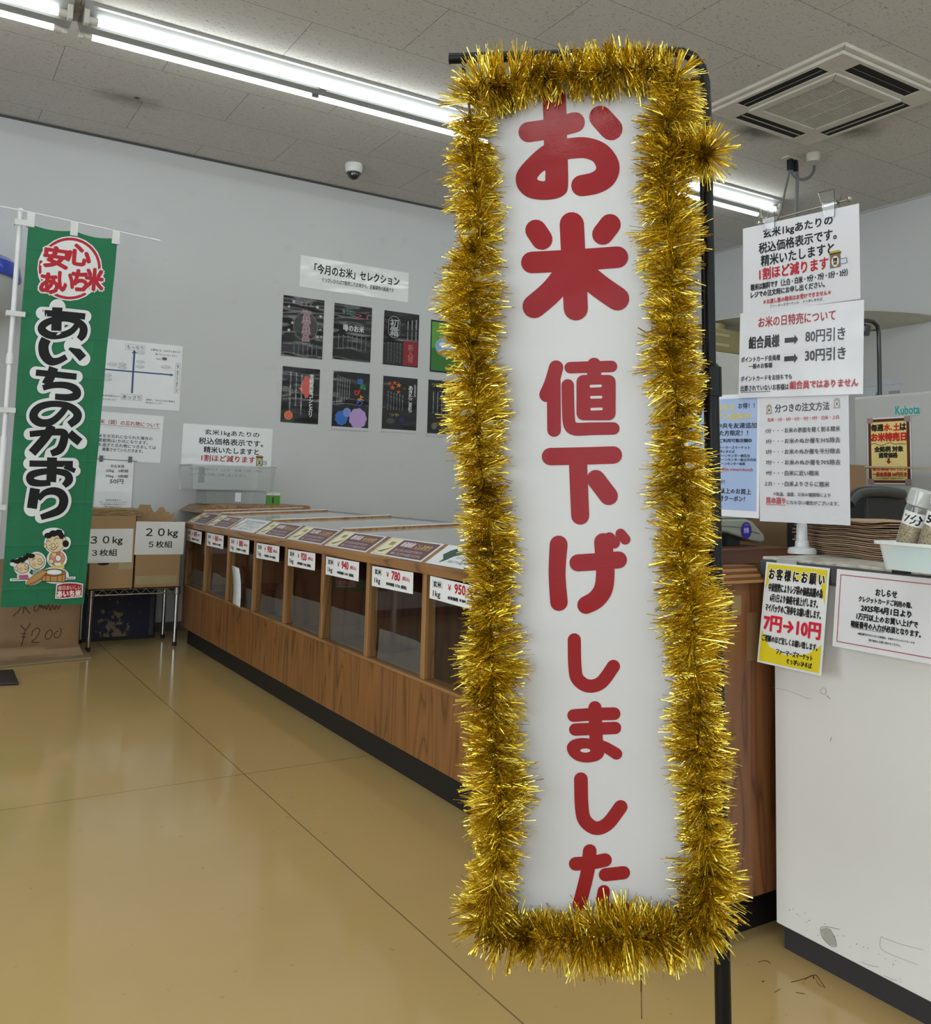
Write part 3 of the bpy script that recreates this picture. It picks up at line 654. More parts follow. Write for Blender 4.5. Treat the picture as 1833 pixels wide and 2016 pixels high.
pw.poly([(612, 1490), (640, 1480), (665, 1492), (690, 1540), (700, 1585), (660, 1575), (625, 1540)], '#aaa99f', part='scuff', gloss=False)
pw.finish(wp, Matrix.Identity(4) @ Matrix.Translation(Vector((2.0, .5, 0))))
for ch in wp.children: ch.location = (0, 0, 0)

# notices taped to the counter front
ZH = zoom(1380, 1040, 453/1833)
PYW = Plane(atX(1508, 1106, WX-.0175), (0, -1, 0), (.15, 0, 1))
def d_yellow2(p):
    Y = '#e3cf1f'; K = '#1a1a1a'; R = '#d4213a'; W, Hh = p.W, p.H
    X = lambda u, v: (W*(u-.5), Hh*(.5-v))
    U = lambda pts, c: p.poly([X(*q) for q in pts], c, uv=True)
    U([(.03, .02), (.97, .02), (.97, .14), (.03, .14)], Y); U([(.03, .14), (.10, .14), (.03, .27)], Y); U([(.97, .14), (.88, .14), (.97, .35)], Y)
    U([(.03, .98), (.97, .98), (.97, .88), (.03, .88)], Y); U([(.03, .88), (.45, .88), (.18, .83), (.03, .68)], Y); U([(.45, .88), (.97, .88), (.97, .72), (.78, .83)], Y)
    def B(s, u0, v0, u1, v1, c, b): p.text(s, 0, 0, 0, 0, c, b, uv=(X(u0, v0), X(u1, v1)))
    for w_, c_ in ((.12, '#ececee'), (.045, K)): B('お 客 様 に お 願 い', .07, .06, .94, .17, c_, w_)
    B('中東情勢によりレジ袋の価格高騰の為', .08, .205, .93, .29, K, .035); B('6月1日より価格を値上げします。', .12, .31, .87, .39, K, .035); B('マイバックのご持参をお願い致します。', .06, .41, .93, .49, K, .035)
    B('7円→10円', .06, .53, .94, .675, R, .05); B('ご理解のほど宜しくお願い致します。', .05, .72, .92, .785, K, .035)
    B('ファーマーズマーケット', .30, .83, .86, .885, K, .04); B('ぐぅぴぃひろば', .48, .905, .86, .955, K, .04)
def uvsheet(name, label, cat, plane, uvrect, mat, draw, group=None, n=0.0, th=.0008, base=.0005, tilt=0):
    """A sheet drawn in its own width and height (p.W, p.H, centre at 0,0)."""
    o = sheet(name, label, cat, plane, uvrect, mat, None, None, group, n, th, tilt=tilt)
    (u0, v1), (u1, v0) = uvrect
    P_ = Plane(plane.at((u0+u1)/2, (v0+v1)/2, n), plane.U, plane.V)
    if tilt: P_ = Plane(P_.O, P_.U*math.cos(tilt)+P_.V*math.sin(tilt), P_.V*math.cos(tilt)-P_.U*math.sin(tilt))
    p = Print(P_, ID, base=base); p.W = abs(u1-u0); p.H = abs(v1-v0); p.X = lambda u, v: (p.W*(u-.5), p.H*(.5-v))
    p.B = lambda s, u0, v0, u1, v1, c='#1c1d20', b=0.0, **k: p.text(s, 0, 0, 0, 0, c, b, uv=(p.X(u0, v0), p.X(u1, v1)), **k)
    p.Pg = lambda pts, c, **k: p.poly([p.X(*q) for q in pts], c, uv=True, **k)
    p.Rc = lambda u0, v0, u1, v1, c, **k: p.Pg([(u0, v0), (u1, v0), (u1, v1), (u0, v1)], c, **k)
    p.El = lambda u, v, ru, rv, c, n=28, **k: p.Pg([(u+ru*math.cos(2*math.pi*i/n), v+rv*math.sin(2*math.pi*i/n)) for i in range(n)], c, **k)
    if draw: draw(p); p.finish(o, o.matrix_world)
    return o
LAM = laminate('laminated_white', '#e6e7ec', wave=.3, peel=.05)
(u0, v1) = PYW.uv(1509, 1106)
uvsheet('notice', 'yellow and white notice reading 7 yen to 10 yen, taped to the white counter', 'notice', PYW, ((u0, v1), (u0+.168, v1-.226)), laminate('laminated_notice', '#e9ebec', wave=.2, peel=.02), d_yellow2)
PCR = Plane(atX(1652, 1120, WX-.0175), (0, -1, 0), (.12, 0, 1))
def d_credit(p):
    K = '#1c1c20'
    for a, b_ in (((.045, .07), (.955, .07)), ((.955, .07), (.955, .93)), ((.955, .93), (.045, .93)), ((.045, .93), (.045, .07))):
        w = .0016; (x0, y0), (x1, y1) = p.X(*a), p.X(*b_); L = math.hypot(x1-x0, y1-y0); nx, ny = -(y1-y0)/L*w/2, (x1-x0)/L*w/2
        p.poly([(x0+nx, y0+ny), (x1+nx, y1+ny), (x1-nx, y1-ny), (x0-nx, y0-ny)], '#a2333c', uv=True)
    p.B('おしらせ', .40, .20, .60, .285, K, .05); p.B('クレジットカードご利用の際、', .24, .315, .74, .385, K, .045); p.B('2025年4月1日より', .27, .415, .74, .50, K, .06)
    p.B('1万円以上のお買い上げで', .23, .53, .80, .61, K, .045); p.B('暗証番号の入力が必須となります。', .18, .635, .83, .715, K, .045); p.Rc(.18, .722, .5, .727, K)
    p.B('※暗証番号が分からないお客様は、お持ちのクレジットカードの', .25, .77, .78, .80, K, .03); p.B('発行会社にお問い合わせください。', .36, .83, .66, .86, K, .03)
(u0, v1) = PCR.uv(1648, 1120)
uvsheet('notice', 'white credit card PIN notice with thin red border, taped to the white counter front', 'notice', PCR, ((u0, v1), (u0+.232, v1-.161)), LAM, d_credit)

# ------------------------------------------------------------------ price sheets hanging from a clip stand on the till counter
TH = math.radians(10); PSS = Plane((1.78, 1.386, 0), (math.sin(TH), -math.cos(TH), 0), (0, 0, 1))
M_CHROME = plain('chrome', '#b9bbbd', rough=0.12, metal=1.0)
M_WPL = plain('white_plastic', '#dcdedf', rough=0.35, coat=.3)
def m_glassy():
    k = N('clip_clear'); k.set(base=k.ramp(k.noise(k.coords(), 40, 2), [(.3, (.93, .95, .95)), (.7, (.98, .99, .99))]), rough=.03); k.b.inputs['Transmission Weight'].default_value = 1.0; k.b.inputs['IOR'].default_value = 1.45; return k.m
M_CLIPC = m_glassy()
bx = atZ(1573, 1090, .858); bx.x += .012
t = thing('sign_stand', 'white based clip stand with thin pole carrying the hanging price sheets', 'sign stand', (bx.x, bx.y, .858))
MB().lathe([(0, 0), (.034, 0), (.034, .008), (.031, .014), (.017, .017), (.016, .03), (.0135, .032), (.0125, .07), (.011, .075), (0, .075)], (bx.x, bx.y, .858), n=36).build('base', M_WPL, t, smooth=True)
MB().tube([(bx.x, bx.y, .93), (bx.x, bx.y, 1.665)], .0045, 12).build('pole', plain('pole_white', '#c9cbcd', rough=0.25), t, smooth=True)
sl = lambda u, v, n=.0: PSS.at(u, v, n)
pl_ = PSS
ua, va = PSS.uv(1491, 439); ub, vb = PSS.uv(1669, 391)
rod = MB().tube([sl(ua, va, -.006), sl((ua+ub)/2, (va+vb)/2+.001, -.006), sl(ub, vb, -.006)], .0023, 8).build('rod', M_CHROME, t, smooth=True)
for (u, v) in ((ua, va), (ub, vb)):
    MB().lathe([(0, -.006), (.004, -.0045), (.006, 0), (.004, .0045), (0, .006)], sl(u, v, -.006), n=14).build('end_ball', M_CHROME, rod, smooth=True)
for (px_, py_) in ((1517, 434), (1634, 401)):
    u, v = PSS.uv(px_, py_); v = max(v, 1.683); cl = MB()
    for s in (-1, 1):
        n = .004*s-.003
        cl.hexa([sl(u-.012, v-.034, n), sl(u+.012, v-.034, n), sl(u+.012, v-.034, n+.003), sl(u-.012, v-.034, n+.003), sl(u-.016, v, n+.006*s), sl(u+.016, v, n+.006*s), sl(u+.016, v, n+.003+.006*s), sl(u-.016, v, n+.003+.006*s)])
        cl.hexa([sl(u-.016, v, n+.006*s), sl(u+.016, v, n+.006*s), sl(u+.016, v, n+.003+.006*s), sl(u-.016, v, n+.003+.006*s), sl(u-.019, v+.026, n+.016*s), sl(u+.019, v+.026, n+.016*s), sl(u+.019, v+.026, n+.003+.016*s), sl(u-.019, v+.026, n+.003+.016*s)])
    cl.tube([sl(u-.017, v, -.002), sl(u+.017, v, -.002)], .006, 10)
    cl.build('clip', M_CLIPC, t)
K = '#1f2126'; RD = '#b01f2b'
def jar(p, u, v, w, h, word, c='#7a6558'):
    p.Rc(u, v, u+w, v+h, c); p.Pg([(u-.01, v), (u+w+.01, v), (u+w*.85, v-h*.14), (u+w*.15, v-h*.14)], '#b59a3c'); p.Rc(u-.005, v, u+w+.005, v+h*.1, '#3f3522')
    p.El(u+w/2, v+h*.58, w*.34, h*.36, '#dcd9d0'); p.B(word, u+w*.3, v+h*.34, u+w*.7, v+h*.84, '#27221d', .05, vert=True)
    p.Rc(u+w, v+h*.45, u+w*1.62, v+h*.82, '#5d6266'); p.Rc(u+w*1.02, v+h*.5, u+w*1.55, v+h*.79, '#bcc7d6')
def d_top(p):
    p.B('玄米1kgあたりの', .19, .105, .79, .27, K, .02); p.B('税込価格表示です。', .145, .295, .83, .45, K, .02); p.B('精米いたしますと', .17, .47, .79, .62, K, .02); p.B('1割ほど減ります', .155, .645, .75, .81, RD, .03)
    jar(p, .765, .60, .085, .21, '精米')
# the two landscape sheets and the two portrait sheets below
def tall(p): pass
def d_sheet_a(p):
    p.B('玄米1kgあたりの', .19, .06, .79, .18, K, .03); p.B('税込価格表示です。', .15, .21, .82, .33, K, .03); p.B('精米いたしますと', .17, .355, .80, .48, K, .03); p.B('1割ほど減ります', .155, .50, .75, .635, RD, .035)
    jar(p, .765, .475, .085, .16, '精米')
    p.B('精米は無料です（上白・白米・9分・7分・5分・3分）', .075, .665, .905, .74, K, .035); p.B('レジでの注文時にお申し出ください。', .075, .755, .72, .825, K, .035)
    p.B('＊お渡し後の精米はお受けできません＊', .19, .86, .77, .915, RD, .03); p.B('ファーマーズマーケット　ぐぅぴぃひろば', .25, .93, .70, .965, K, .01)
def arrow(p, u0, v0, u1, v1):
    m = (v0+v1)/2; h = (v1-v0)/2; s = u1-(u1-u0)*.27
    p.Pg([(u0, m-h*.5), (s, m-h*.5), (s, m-h), (u1, m), (s, m+h), (s, m+h*.5), (u0, m+h*.5)], '#26282d')
def d_sheet_b(p):
    p.B('お米の日特売について', .165, .07, .79, .19, '#9c2734', .025)
    p.B('組合員様', .085, .29, .345, .43, K, .04); arrow(p, .39, .31, .50, .42); p.B('80円引き', .56, .27, .865, .41, '#33363d', .025)
    p.B('ポイントカード会員様', .02, .52, .355, .585, K, .03); p.B('一般のお客様', .09, .605, .29, .665, K, .03); arrow(p, .39, .52, .50, .63); p.B('30円引き', .56, .485, .87, .62, '#24262b', .03)
    p.B('ポイントカードをお持ちでも', .02, .745, .455, .81, K, .02); p.B('出資されていないお客様は', .02, .855, .43, .925, K, .02); p.Rc(.02, .932, .28, .938, K); p.B('組合員ではありません', .44, .83, .965, .92, RD, .035)
(ul, vt) = PSS.uv(1462, 447); vt = 1.672
LAM2 = laminate('laminated_hanging', '#cfd0d6', wave=.5, peel=.12, scale=4, dist=.03)
uvsheet('price_sheet', 'upper landscape laminated sheet with red and black writing under two clear clips', 'price sheet', PSS, ((ul, vt), (ul+.297, vt-.222)), LAM2, d_sheet_a, n=-.0012, tilt=math.radians(-.1))
uvsheet('price_sheet', 'laminated sheet with two black arrows to 80 and 30 yen discounts', 'price sheet', PSS, ((ul-.010, vt-.222), (ul+.303, vt-.436)), laminate('laminated_plain', '#cdced3', wave=.5, peel=.02, scale=4, dist=.03), d_sheet_b, n=.001, tilt=math.radians(-1.6))
def bag_icon(p, u, v):
    p.Pg([(u-.035, v+.035), (u-.03, v-.03), (u-.012, v-.042), (u+.012, v-.042), (u+.03, v-.03), (u+.035, v+.035)], '#98908a'); p.El(u, v+.003, .02, .024, '#d6d3cd'); p.B('米', u-.012, v-.012, u+.012, v+.016, '#2a2623', .04)
def d_milling(p):
    bag_icon(p, .12, .125); bag_icon(p, .88, .105)
    p.B('分つきの注文方法', .19, .085, .80, .15, K, .02); p.B('玄米・1分・3分・5分・7分・9分・白米・上白', .10, .19, .90, .22, RD, .02)
    for i, (a, b_, w) in enumerate((('1分・・・', 'お米の表面を軽く削る精米', .91), ('3分・・・', 'お米のぬか層を30%除去', .91), ('5分・・・', 'お米のぬか層を半分除去', .91), ('7分・・・', 'お米のぬか層を70%除去', .91), ('9分・・・', '白米に近い精米', .68), ('上白・・・', '白米よりさらに精米', .79))):
        v = .275+.0825*i; p.B(a, .08 if i < 5 else .06, v, .28, v+.034, K, .02); p.B(b_, .30, v-.003, w, v+.037, K, .02)
    p.B('※', .165, .772, .195, .795, '#c2717a', .02); p.B('気温、湿度、お米の種類等により', .20, .77, .80, .80, K, .02)
    p.B('見本通り', .08, .81, .305, .86, RD, .03); p.Rc(.08, .866, .31, .870, RD); p.B('にならない場合がございます。', .32, .83, .89, .862, K, .02)
uvsheet('price_sheet', 'white portrait sheet listing rice milling grades beneath the two landscape sheets', 'price sheet', PSS, ((PSS.uv(1494, 900)[0], 1.246), (PSS.uv(1671, 900)[0], .937)), LAM2, d_milling, n=-.003)
def d_blue(p):
    p.Rc(.035, .035, .965, .945, '#9fb4da')
    Yc = '#d8c24a'
    p.Rc(.04, .09, .22, .22, '#3f8a45'); p.El(.13, .148, .07, .04, '#e7ebe8'); p.Pg([(.09, .17), (.16, .175), (.10, .205)], '#e7ebe8')
    p.B('500円引き', .30, .08, .66, .135, Yc, .03); p.B('お得！！', .72, .075, .93, .12, K, .03); p.B('クーポン配信中！', .26, .155, .90, .21, Yc, .03)
    p.B('LINEで尾張中央を友達追加', .05, .235, .96, .28, K, .03); p.B('していただいた方限定！！', .05, .295, .85, .34, K, .03); p.B('◎ご利用可能店舗◎', .42, .365, .90, .395, K, .04)
    for i, s in enumerate(('・ファーマーズマーケット', '　ぐぅぴぃひろば', '・グリーンセンター桃花台', '・グリーンセンター春日井中央', '・グリーンセンター味美')): p.B(s, .40, .425+.033*i, (.88, .68, .88, .96, .82)[i], .45+.033*i, K, .02)
    p.B('ID:', .40, .60, .49, .632, K, .01); p.B('@ja.owarichuoh', .50, .60, .92, .635, '#b9565c', .02)
    p.B('お友達追加はコチラ！', .05, .70, .55, .74, K, .02); p.B('500円（税込）以上のお買上', .05, .77, .90, .815, K, .02); p.B('で使える50円引きクーポン！', .05, .83, .82, .875, K, .02)
    p.B('※他のクーポンとの併用はできません', .10, .90, .50, .912, '#5a6478', 0)
uvsheet('price_sheet', 'pale blue coupon sheet with yellow heading, left of the milling grades sheet', 'price sheet', PSS, ((PSS.uv(1493, 900)[0]-.213, 1.252), (PSS.uv(1493, 900)[0], .945)), laminate('laminated_pale', '#e0e2e8', wave=.15, peel=.02), d_blue, n=-.006, tilt=math.radians(-1))

# ------------------------------------------------------------------ kraft bags, sample tray and bottles on the till counter
M_KRAFT = [plain('kraft_%d' % i, c, rough=0.75, var=.1, scale=6, bump=.15, bscale=25) for i, c in enumerate(('#a5886c', '#967a60', '#ae9276', '#9c8066'))]
A = Vector((1.962, 1.53, .858)); B_ = Vector((1.852, 1.19, .858)); along = (B_-A).normalized(); deep = Vector((-along.y, along.x, 0)); deep = deep if deep.x > 0 else -deep; Lb = (B_-A).length
rb = random.Random(11); NB = 19; src = None
for i in range(NB):
    z = .858+i*.0046; sh_ = rb.uniform(-.008, .008)+(.012 if i > 12 else 0)-.0018*i; sag = rb.uniform(0, .002)
    mb = MB(); n = 10; P0 = A+along*(-.01+sh_)+deep*rb.uniform(0, .012); Lx = Lb+rb.uniform(-.012, .006); Dp = .26
    v = []; 
    for j in range(n+1):
        for d in (0, Dp):
            w = .0012*math.sin(j*1.3)+(.0016*(i-NB+4)*max(0, (j-7)/3)**2 if i > NB-4 else 0); v.append(P0+along*(Lx*j/n)+deep*d+Vector((0, 0, z-.858+w+.0005)))
    k0 = len(v); v += [p+Vector((0, 0, .0027)) for p in v]; f = []
    for j in range(n):
        a = 2*j; f += [(a, a+1, a+3, a+2), (k0+a, k0+a+2, k0+a+3, k0+a+1), (a, a+2, k0+a+2, k0+a), (a+1, k0+a+1, k0+a+3, a+3)]
    f += [(0, k0, k0+1, 1), (2*n, 2*n+1, k0+2*n+1, k0+2*n)]
    mb.add(v, f); o = mb.build('kraft_bag', M_KRAFT[i % 4]); tag(o, 'flat brown kraft rice bag in the stack on the white counter', 'paper bag', 'flat kraft bags stacked behind the sign stand')
# tray
TO = atZ(1734, 1119, .866); tu = Vector((-.18, -.98, 0)).normalized(); td = Vector((.98, -.18, 0)).normalized()
def tp(u, d, z): return TO+tu*u+td*d+Vector((0, 0, z))
t = thing('sample_tray', 'white plastic tray holding bottles of rice samples at the right edge of the photo', 'tray', (TO.x, TO.y, .858))
M_TRAY = plain('tray_plastic', '#f0f2f6', rough=0.3, coat=.4, var=.02)
M_TRAY.node_tree.nodes['Principled BSDF'].inputs['Subsurface Weight'].default_value = .6; M_TRAY.node_tree.nodes['Principled BSDF'].inputs['Subsurface Scale'].default_value = .03
def ringpts(l, w, z, o_, r=.02, n=5):
    pts = []
    for (cx_, cy_, a0) in ((l+o_-r, -o_+r, -90), (l+o_-r, w+o_-r, 0), (-o_+r, w+o_-r, 90), (-o_+r, -o_+r, 180)):
        for i in range(n+1): a = math.radians(a0+90*i/n); pts.append(tp(cx_+r*math.cos(a), cy_+r*math.sin(a), z))
    return pts
tm = MB(); rings = [ringpts(.26, .15, 0, 0), ringpts(.26, .15, .046, .007), ringpts(.26, .15, .047, .014), ringpts(.26, .15, .053, .014), ringpts(.26, .15, .053, .006), ringpts(.26, .15, .004, -.003)]
m_ = len(rings[0]); vs = [p for r in rings for p in r]; fs = []
for i in range(len(rings)-1):
    for j in range(m_): fs.append((i*m_+j, i*m_+(j+1) % m_, (i+1)*m_+(j+1) % m_, (i+1)*m_+j))
fs += [tuple(range(m_)), tuple((len(rings)-1)*m_+j for j in range(m_))]
tm.add(vs, fs); tm.build('tray_shell', M_TRAY, t, smooth=True)
for (u, d) in ((.03, .02), (.03, .13), (.23, .02), (.23, .13)):
    MB().box(tp(u, d, 0).x-.012, tp(u, d, 0).x+.012, tp(u, d, 0).y-.012, tp(u, d, 0).y+.012, .858, .8665).build('foot', plain('black_rubber', '#1a1a1b', rough=.7), t)
def m_rice():
    k = N('rice_grain'); v = k.coords(); k.set(base=k.ramp(k.noise(v, 330, 2, .6), [(.3, '#6f5f45'), (.45, '#a8987a'), (.6, '#c9bda2')]), rough=.6); k.bump(k.noise(v, 330, 2), .6, .004); return k.m
M_RICE = m_rice(); M_BOT = clear('bottle_plastic', tint=(.97, .98, .97), gloss=.06, rough=.03, fres=.5); M_CAP = clear('cap_plastic', tint=(.9, .91, .9), gloss=.12, rough=.1, milk=.5)
def bottle(bottom, axis, label, word):
    ax = Vector(axis).normalized(); t = thing('sample_bottle', label, 'bottle', bottom, 'rice sample bottles in the white tray'); r = .0225; Lh = .115
    MB().lathe([(0, 0), (r*.9, 0), (r, .003), (r, Lh-.012), (r*.93, Lh-.004), (r*.72, Lh), (r*.72, Lh+.004)], bottom, ax, 28).build('bottle_body', M_BOT, t, smooth=True)
    MB().lathe([(0, .002), (r*.93, .002), (r*.93, .074), (0, .078)], bottom, ax, 24).build('rice_fill', M_RICE, t, smooth=True)
    c = Vector(bottom)+ax*(Lh-.012)
    MB().lathe([(0, 0), (r*1.0, 0), (r*1.0, .022), (r*.95, .028), (r*.8, .0295), (0, .0295)], Vector(bottom)+ax*(Lh-.002), ax, 28).build('cap', M_CAP, t, smooth=True)
    # paper label wrapped round the side that faces the viewer
    view = (EYE-c); view = (view-ax*view.dot(ax)).normalized(); side = ax.cross(view).normalized(); lb = MB(); vs = []; fs = []; n = 12; R2 = r+.0004
    for i in range(n+1):
        a = math.radians(-66+112*i/n); d = view*math.cos(a)+side*math.sin(a)
        for h in (.074, .1): vs.append(Vector(bottom)+ax*h+d*R2)
    for i in range(n): fs.append((2*i, 2*i+2, 2*i+3, 2*i+1))
    lbo = lb.add(vs, fs).build('paper_label', M_PAPM, t, smooth=True)
    g, f = glyphs(word); w = MB(); W_ = .034*len(word)/2
    w.add([Vector(bottom)+ax*(.0775+b*.018)+(view*math.cos((a-.60)*W_/R2)+side*math.sin((a-.60)*W_/R2))*(R2+.0003) for a, b in g], f)
    for dx in (.0006, -.0006): w.add([Vector(bottom)+ax*(.0775+b*.018+dx)+(view*math.cos((a-.60)*W_/R2+dx*40)+side*math.sin((a-.60)*W_/R2+dx*40))*(R2+.0003) for a, b in g], f)
    w.build('lettering', ink('#15161a', False), lbo)
lean = (_R*.36+_U*.93)
lean = (Vector((lean.x, lean.y, lean.z))+Vector((.12, .2, 0))).normalized()
def in_tray(x, y):
    """Point on the tray floor seen along the bottle's foot."""
    return x, y
for (u, d, lb, wd) in ((.0265, .029, 'rice sample bottle leaning at the left end of the white tray', '7分'), (.0775, .029, 'rice sample bottle leaning second from the left in the white tray', '5分'), (.1285, .029, 'rice sample bottle cut by the right photo edge', '3分')):
    p0 = tp(u, d, .014); bottle(p0, (tu*.26+Vector((0, 0, 1))*.92+td*.08), lb, wd)

# ------------------------------------------------------------------ weighing scale on the work shelf
t = thing('weighing_scale', 'grey-green bench scale with round purple sticker on the wooden work shelf', 'scale', (2.1, 2.15, .836))
M_SC = plain('scale_grey', '#8d9084', rough=.4, coat=.2)
sb = MB(); prof = [(1.90, .862), (1.97, .878), (2.08, .888), (2.2, .880), (2.32, .852), (2.36, .847), (2.378, .853), (2.372, .872), (2.318, .915), (2.29, .922), (1.90, .922)]
sb.prism(prof, 1.98, 2.36, lambda a, z, d: (a, d, z)); body = sb.build('body', M_SC, t, bevel=.006)
ar = MB(); ar.tube([(1.90, 1.9795, .893), (2.0, 1.9795, .901), (2.12, 1.9795, .904), (2.25, 1.9795, .897), (2.35, 1.9795, .875)], .0014, 6); ar.build('seam', plain('scale_seam', '#5c5f56', rough=.5), body)
pst = Plane((2.285, 1.9785, .887), (1, 0, 0), (0, 0, 1)); ps = Print(pst, ID, base=.0004); ps.z = .0004
ps.poly([(.024*math.cos(a), .026*math.sin(a)) for a in (2*math.pi*i/30 for i in range(30))], '#3a2a86', uv=True); ps.text('合格', 0, 0, 0, 0, '#b9b3dc', .03, uv=((-.012, .009), (.012, -.009)))
ps.text('2024', 0, 0, 0, 0, '#8d86c4', .02, uv=((-.009, .021), (.009, .014)))
o = MB(); o.box(0, 0, 0, 0, 0, 0)
inv = Matrix.Translation(Vector((2.1, 2.15, .836))); ps.finish(body, inv)
for (x, y) in ((1.96, 2.02), (1.96, 2.3), (2.25, 2.02), (2.25, 2.3)):
    MB().box(x-.03, x+.03, y-.02, y+.02, .8372, .884).build('foot', MATS['black_rubber'], t)
MB().box(1.86, 2.34, 1.99, 2.4, .922, .93).build('weighing_plate', plain('plate_steel', '#9fa1a0', rough=.3, metal=.8), t, bevel=.004)

# ------------------------------------------------------------------ behind the counters: milling machines, carton, bin, hook stand
M_MILL = plain('machine_enamel', '#b1b2b0', rough=.35, coat=.3, var=.02)
t = thing('rice_mill', 'tall light grey milling machine with yellow poster on its door, right photo edge', 'milling machine', (3.9, 2.2, 0))
MB().box(3.6, 4.3, 1.75, 2.505, .06, 1.452).build('cabinet', M_MILL, t, bevel=.012, seg=3)
MB().box(3.63, 4.27, 1.78, 2.48, 0, .06).build('plinth', M_KICK, t)
MB().box(3.594, 3.602, 1.80, 2.12, .3, 1.40).build('side_door', M_MILL, t, bevel=.003)
PM = Plane((3.599, 2.2, 1.2), (0, -1, 0), (0, 0, 1)); kb = Print(PM, ID, base=.0008); (a, b_), (c, d) = PM.uv(1763, 800), PM.uv(1811, 814)
kb.poly([(a-.012, b_+.006), (c+.004, b_+.008), (c+.004, d-.006), (a-.012, d-.006)], '#b4b8b6', uv=True); kb.text('Kubota', 0, 0, 0, 0, '#1f9a93', .035, uv=((a, b_), (c, d))); kb.finish(t, Matrix.Translation(Vector((3.9, 2.2, 0))))
def d_sale(p):
    p.Rc(.02, .02, .98, .98, '#5b3017'); p.Rc(.09, .065, .91, .94, '#e3cd86')
    for (u, v) in ((.0, .0), (.86, .0), (.0, .92), (.86, .92)): p.Rc(u, v, u+.14, v+.08, '#9a8580')
    p.B('毎週', .10, .10, .38, .20, '#2a1c14', .07); p.B('水', .40, .10, .54, .20, '#cf2b22', .07); p.B('、', .55, .16, .59, .20, '#cf2b22', .05); p.B('土', .62, .10, .75, .20, '#cf2b22', .07); p.B('は', .77, .10, .90, .20, '#2a1c14', .07)
    p.B('お米特売日', .10, .235, .90, .355, '#c02a1e', .07)
    p.stroke_n([(.09, .395), (.18, .385), (.27, .41), (.37, .415), (.46, .39), (.55, .385), (.65, .405), (.76, .40), (.90, .41)], .012, '#2d4a1f')
    p.B('全銘柄 対象', .17, .435, .83, .515, '#2a2a18', .07); p.B('通常価格', .27, .53, .70, .605, '#2a2a18', .07); p.Pg([(.47, .615), (.52, .615), (.52, .655), (.56, .655), (.495, .70), (.43, .655), (.47, .655)], '#7d2a22')
    p.B('組合員様 80円引き', .12, .735, .90, .795, '#b5301f', .05); p.B('一般会員様 30円引き', .12, .82, .90, .885, '#b5301f', .05); p.B('くわしくは係員までお尋ねください', .18, .90, .82, .925, '#3b2a14', .02)
def stroke_n(self, pts, w, c):
    z0 = self.zm; q0 = self.q; self.q = lambda x, y: (x, y); P = [self.X(*q) for q in pts]; self.stroke(P, w*self.W, c); self.q = q0
Print.stroke_n = stroke_n
(a, b_), (c, d) = PM.uv(1708, 824), PM.uv(1796, 954)
uvsheet('poster', 'yellow rice sale day poster with brown border on the grey milling machine', 'poster', PM, ((a, b_), (c, d)), M_PAPER, d_sale, n=.003)
# second machine: white cabinet, beige head, wide pan on top
D1x = atY(1376, 700, 4.5).x
t = thing('rice_polisher', 'white milling cabinet with beige head and wide pale pan, behind the hanging price sheets', 'milling machine', (D1x+.35, 4.85, 0))
z1 = atY(1415, 692, 4.5).z; zb = atY(1430, 640, 4.6).z; zp = atY(1440, 631, 4.6).z
MB().box(D1x, D1x+.72, 4.5, 5.1, .05, z1).build('cabinet', plain('cabinet_white', '#cfcfcc', rough=.4, coat=.2), t, bevel=.01)
MB().box(D1x+.03, D1x+.69, 4.53, 5.07, 0, .05).build('plinth', M_KICK, t)
M_BEIGE = plain('beige_paint', '#938a62', rough=.45)
hd = MB(); hx0 = atY(1404, 660, 4.62).x; hd.box(hx0, hx0+.42, 4.62, 5.0, z1+.012, zb-.02); hh = hd.build('head', M_BEIGE, t, bevel=.03, seg=4)
for f_ in (.3, .62):
    MB().box(hx0+.02, hx0+.17, 4.614, 4.622, z1+(zb-z1)*f_, z1+(zb-z1)*f_+.022).build('vent_rib', plain('beige_light', '#b1a882', rough=.45), hh, bevel=.004)
MB().box(hx0-.03, hx0+.45, 4.6, 5.02, z1, z1+.014).build('head_base', plain('olive_rubber', '#4a4a22', rough=.6), t)
MB().tube([(hx0+.21, 4.81, zb-.05), (hx0+.21, 4.81, zp+.0)], .09, 24).build('neck', M_BEIGE, t, smooth=True)
Lp, Rp = atY(1392, 634, 4.81), atY(1757, 622, 4.81); pr_ = .36
pcx = hx0+.21
pcx = (Lp.x+Rp.x)/2; prr = (Rp.x-Lp.x)/2*.97
MB().lathe([(0, 0), (prr*.5, .004), (prr*.92, .012), (prr, .03), (prr*.995, .036), (prr*.9, .02), (0, .012)], (pcx, 4.81, zp-.008), n=56).build('pan', plain('pan_cream', '#c2c0ae', rough=.35), t, smooth=True)
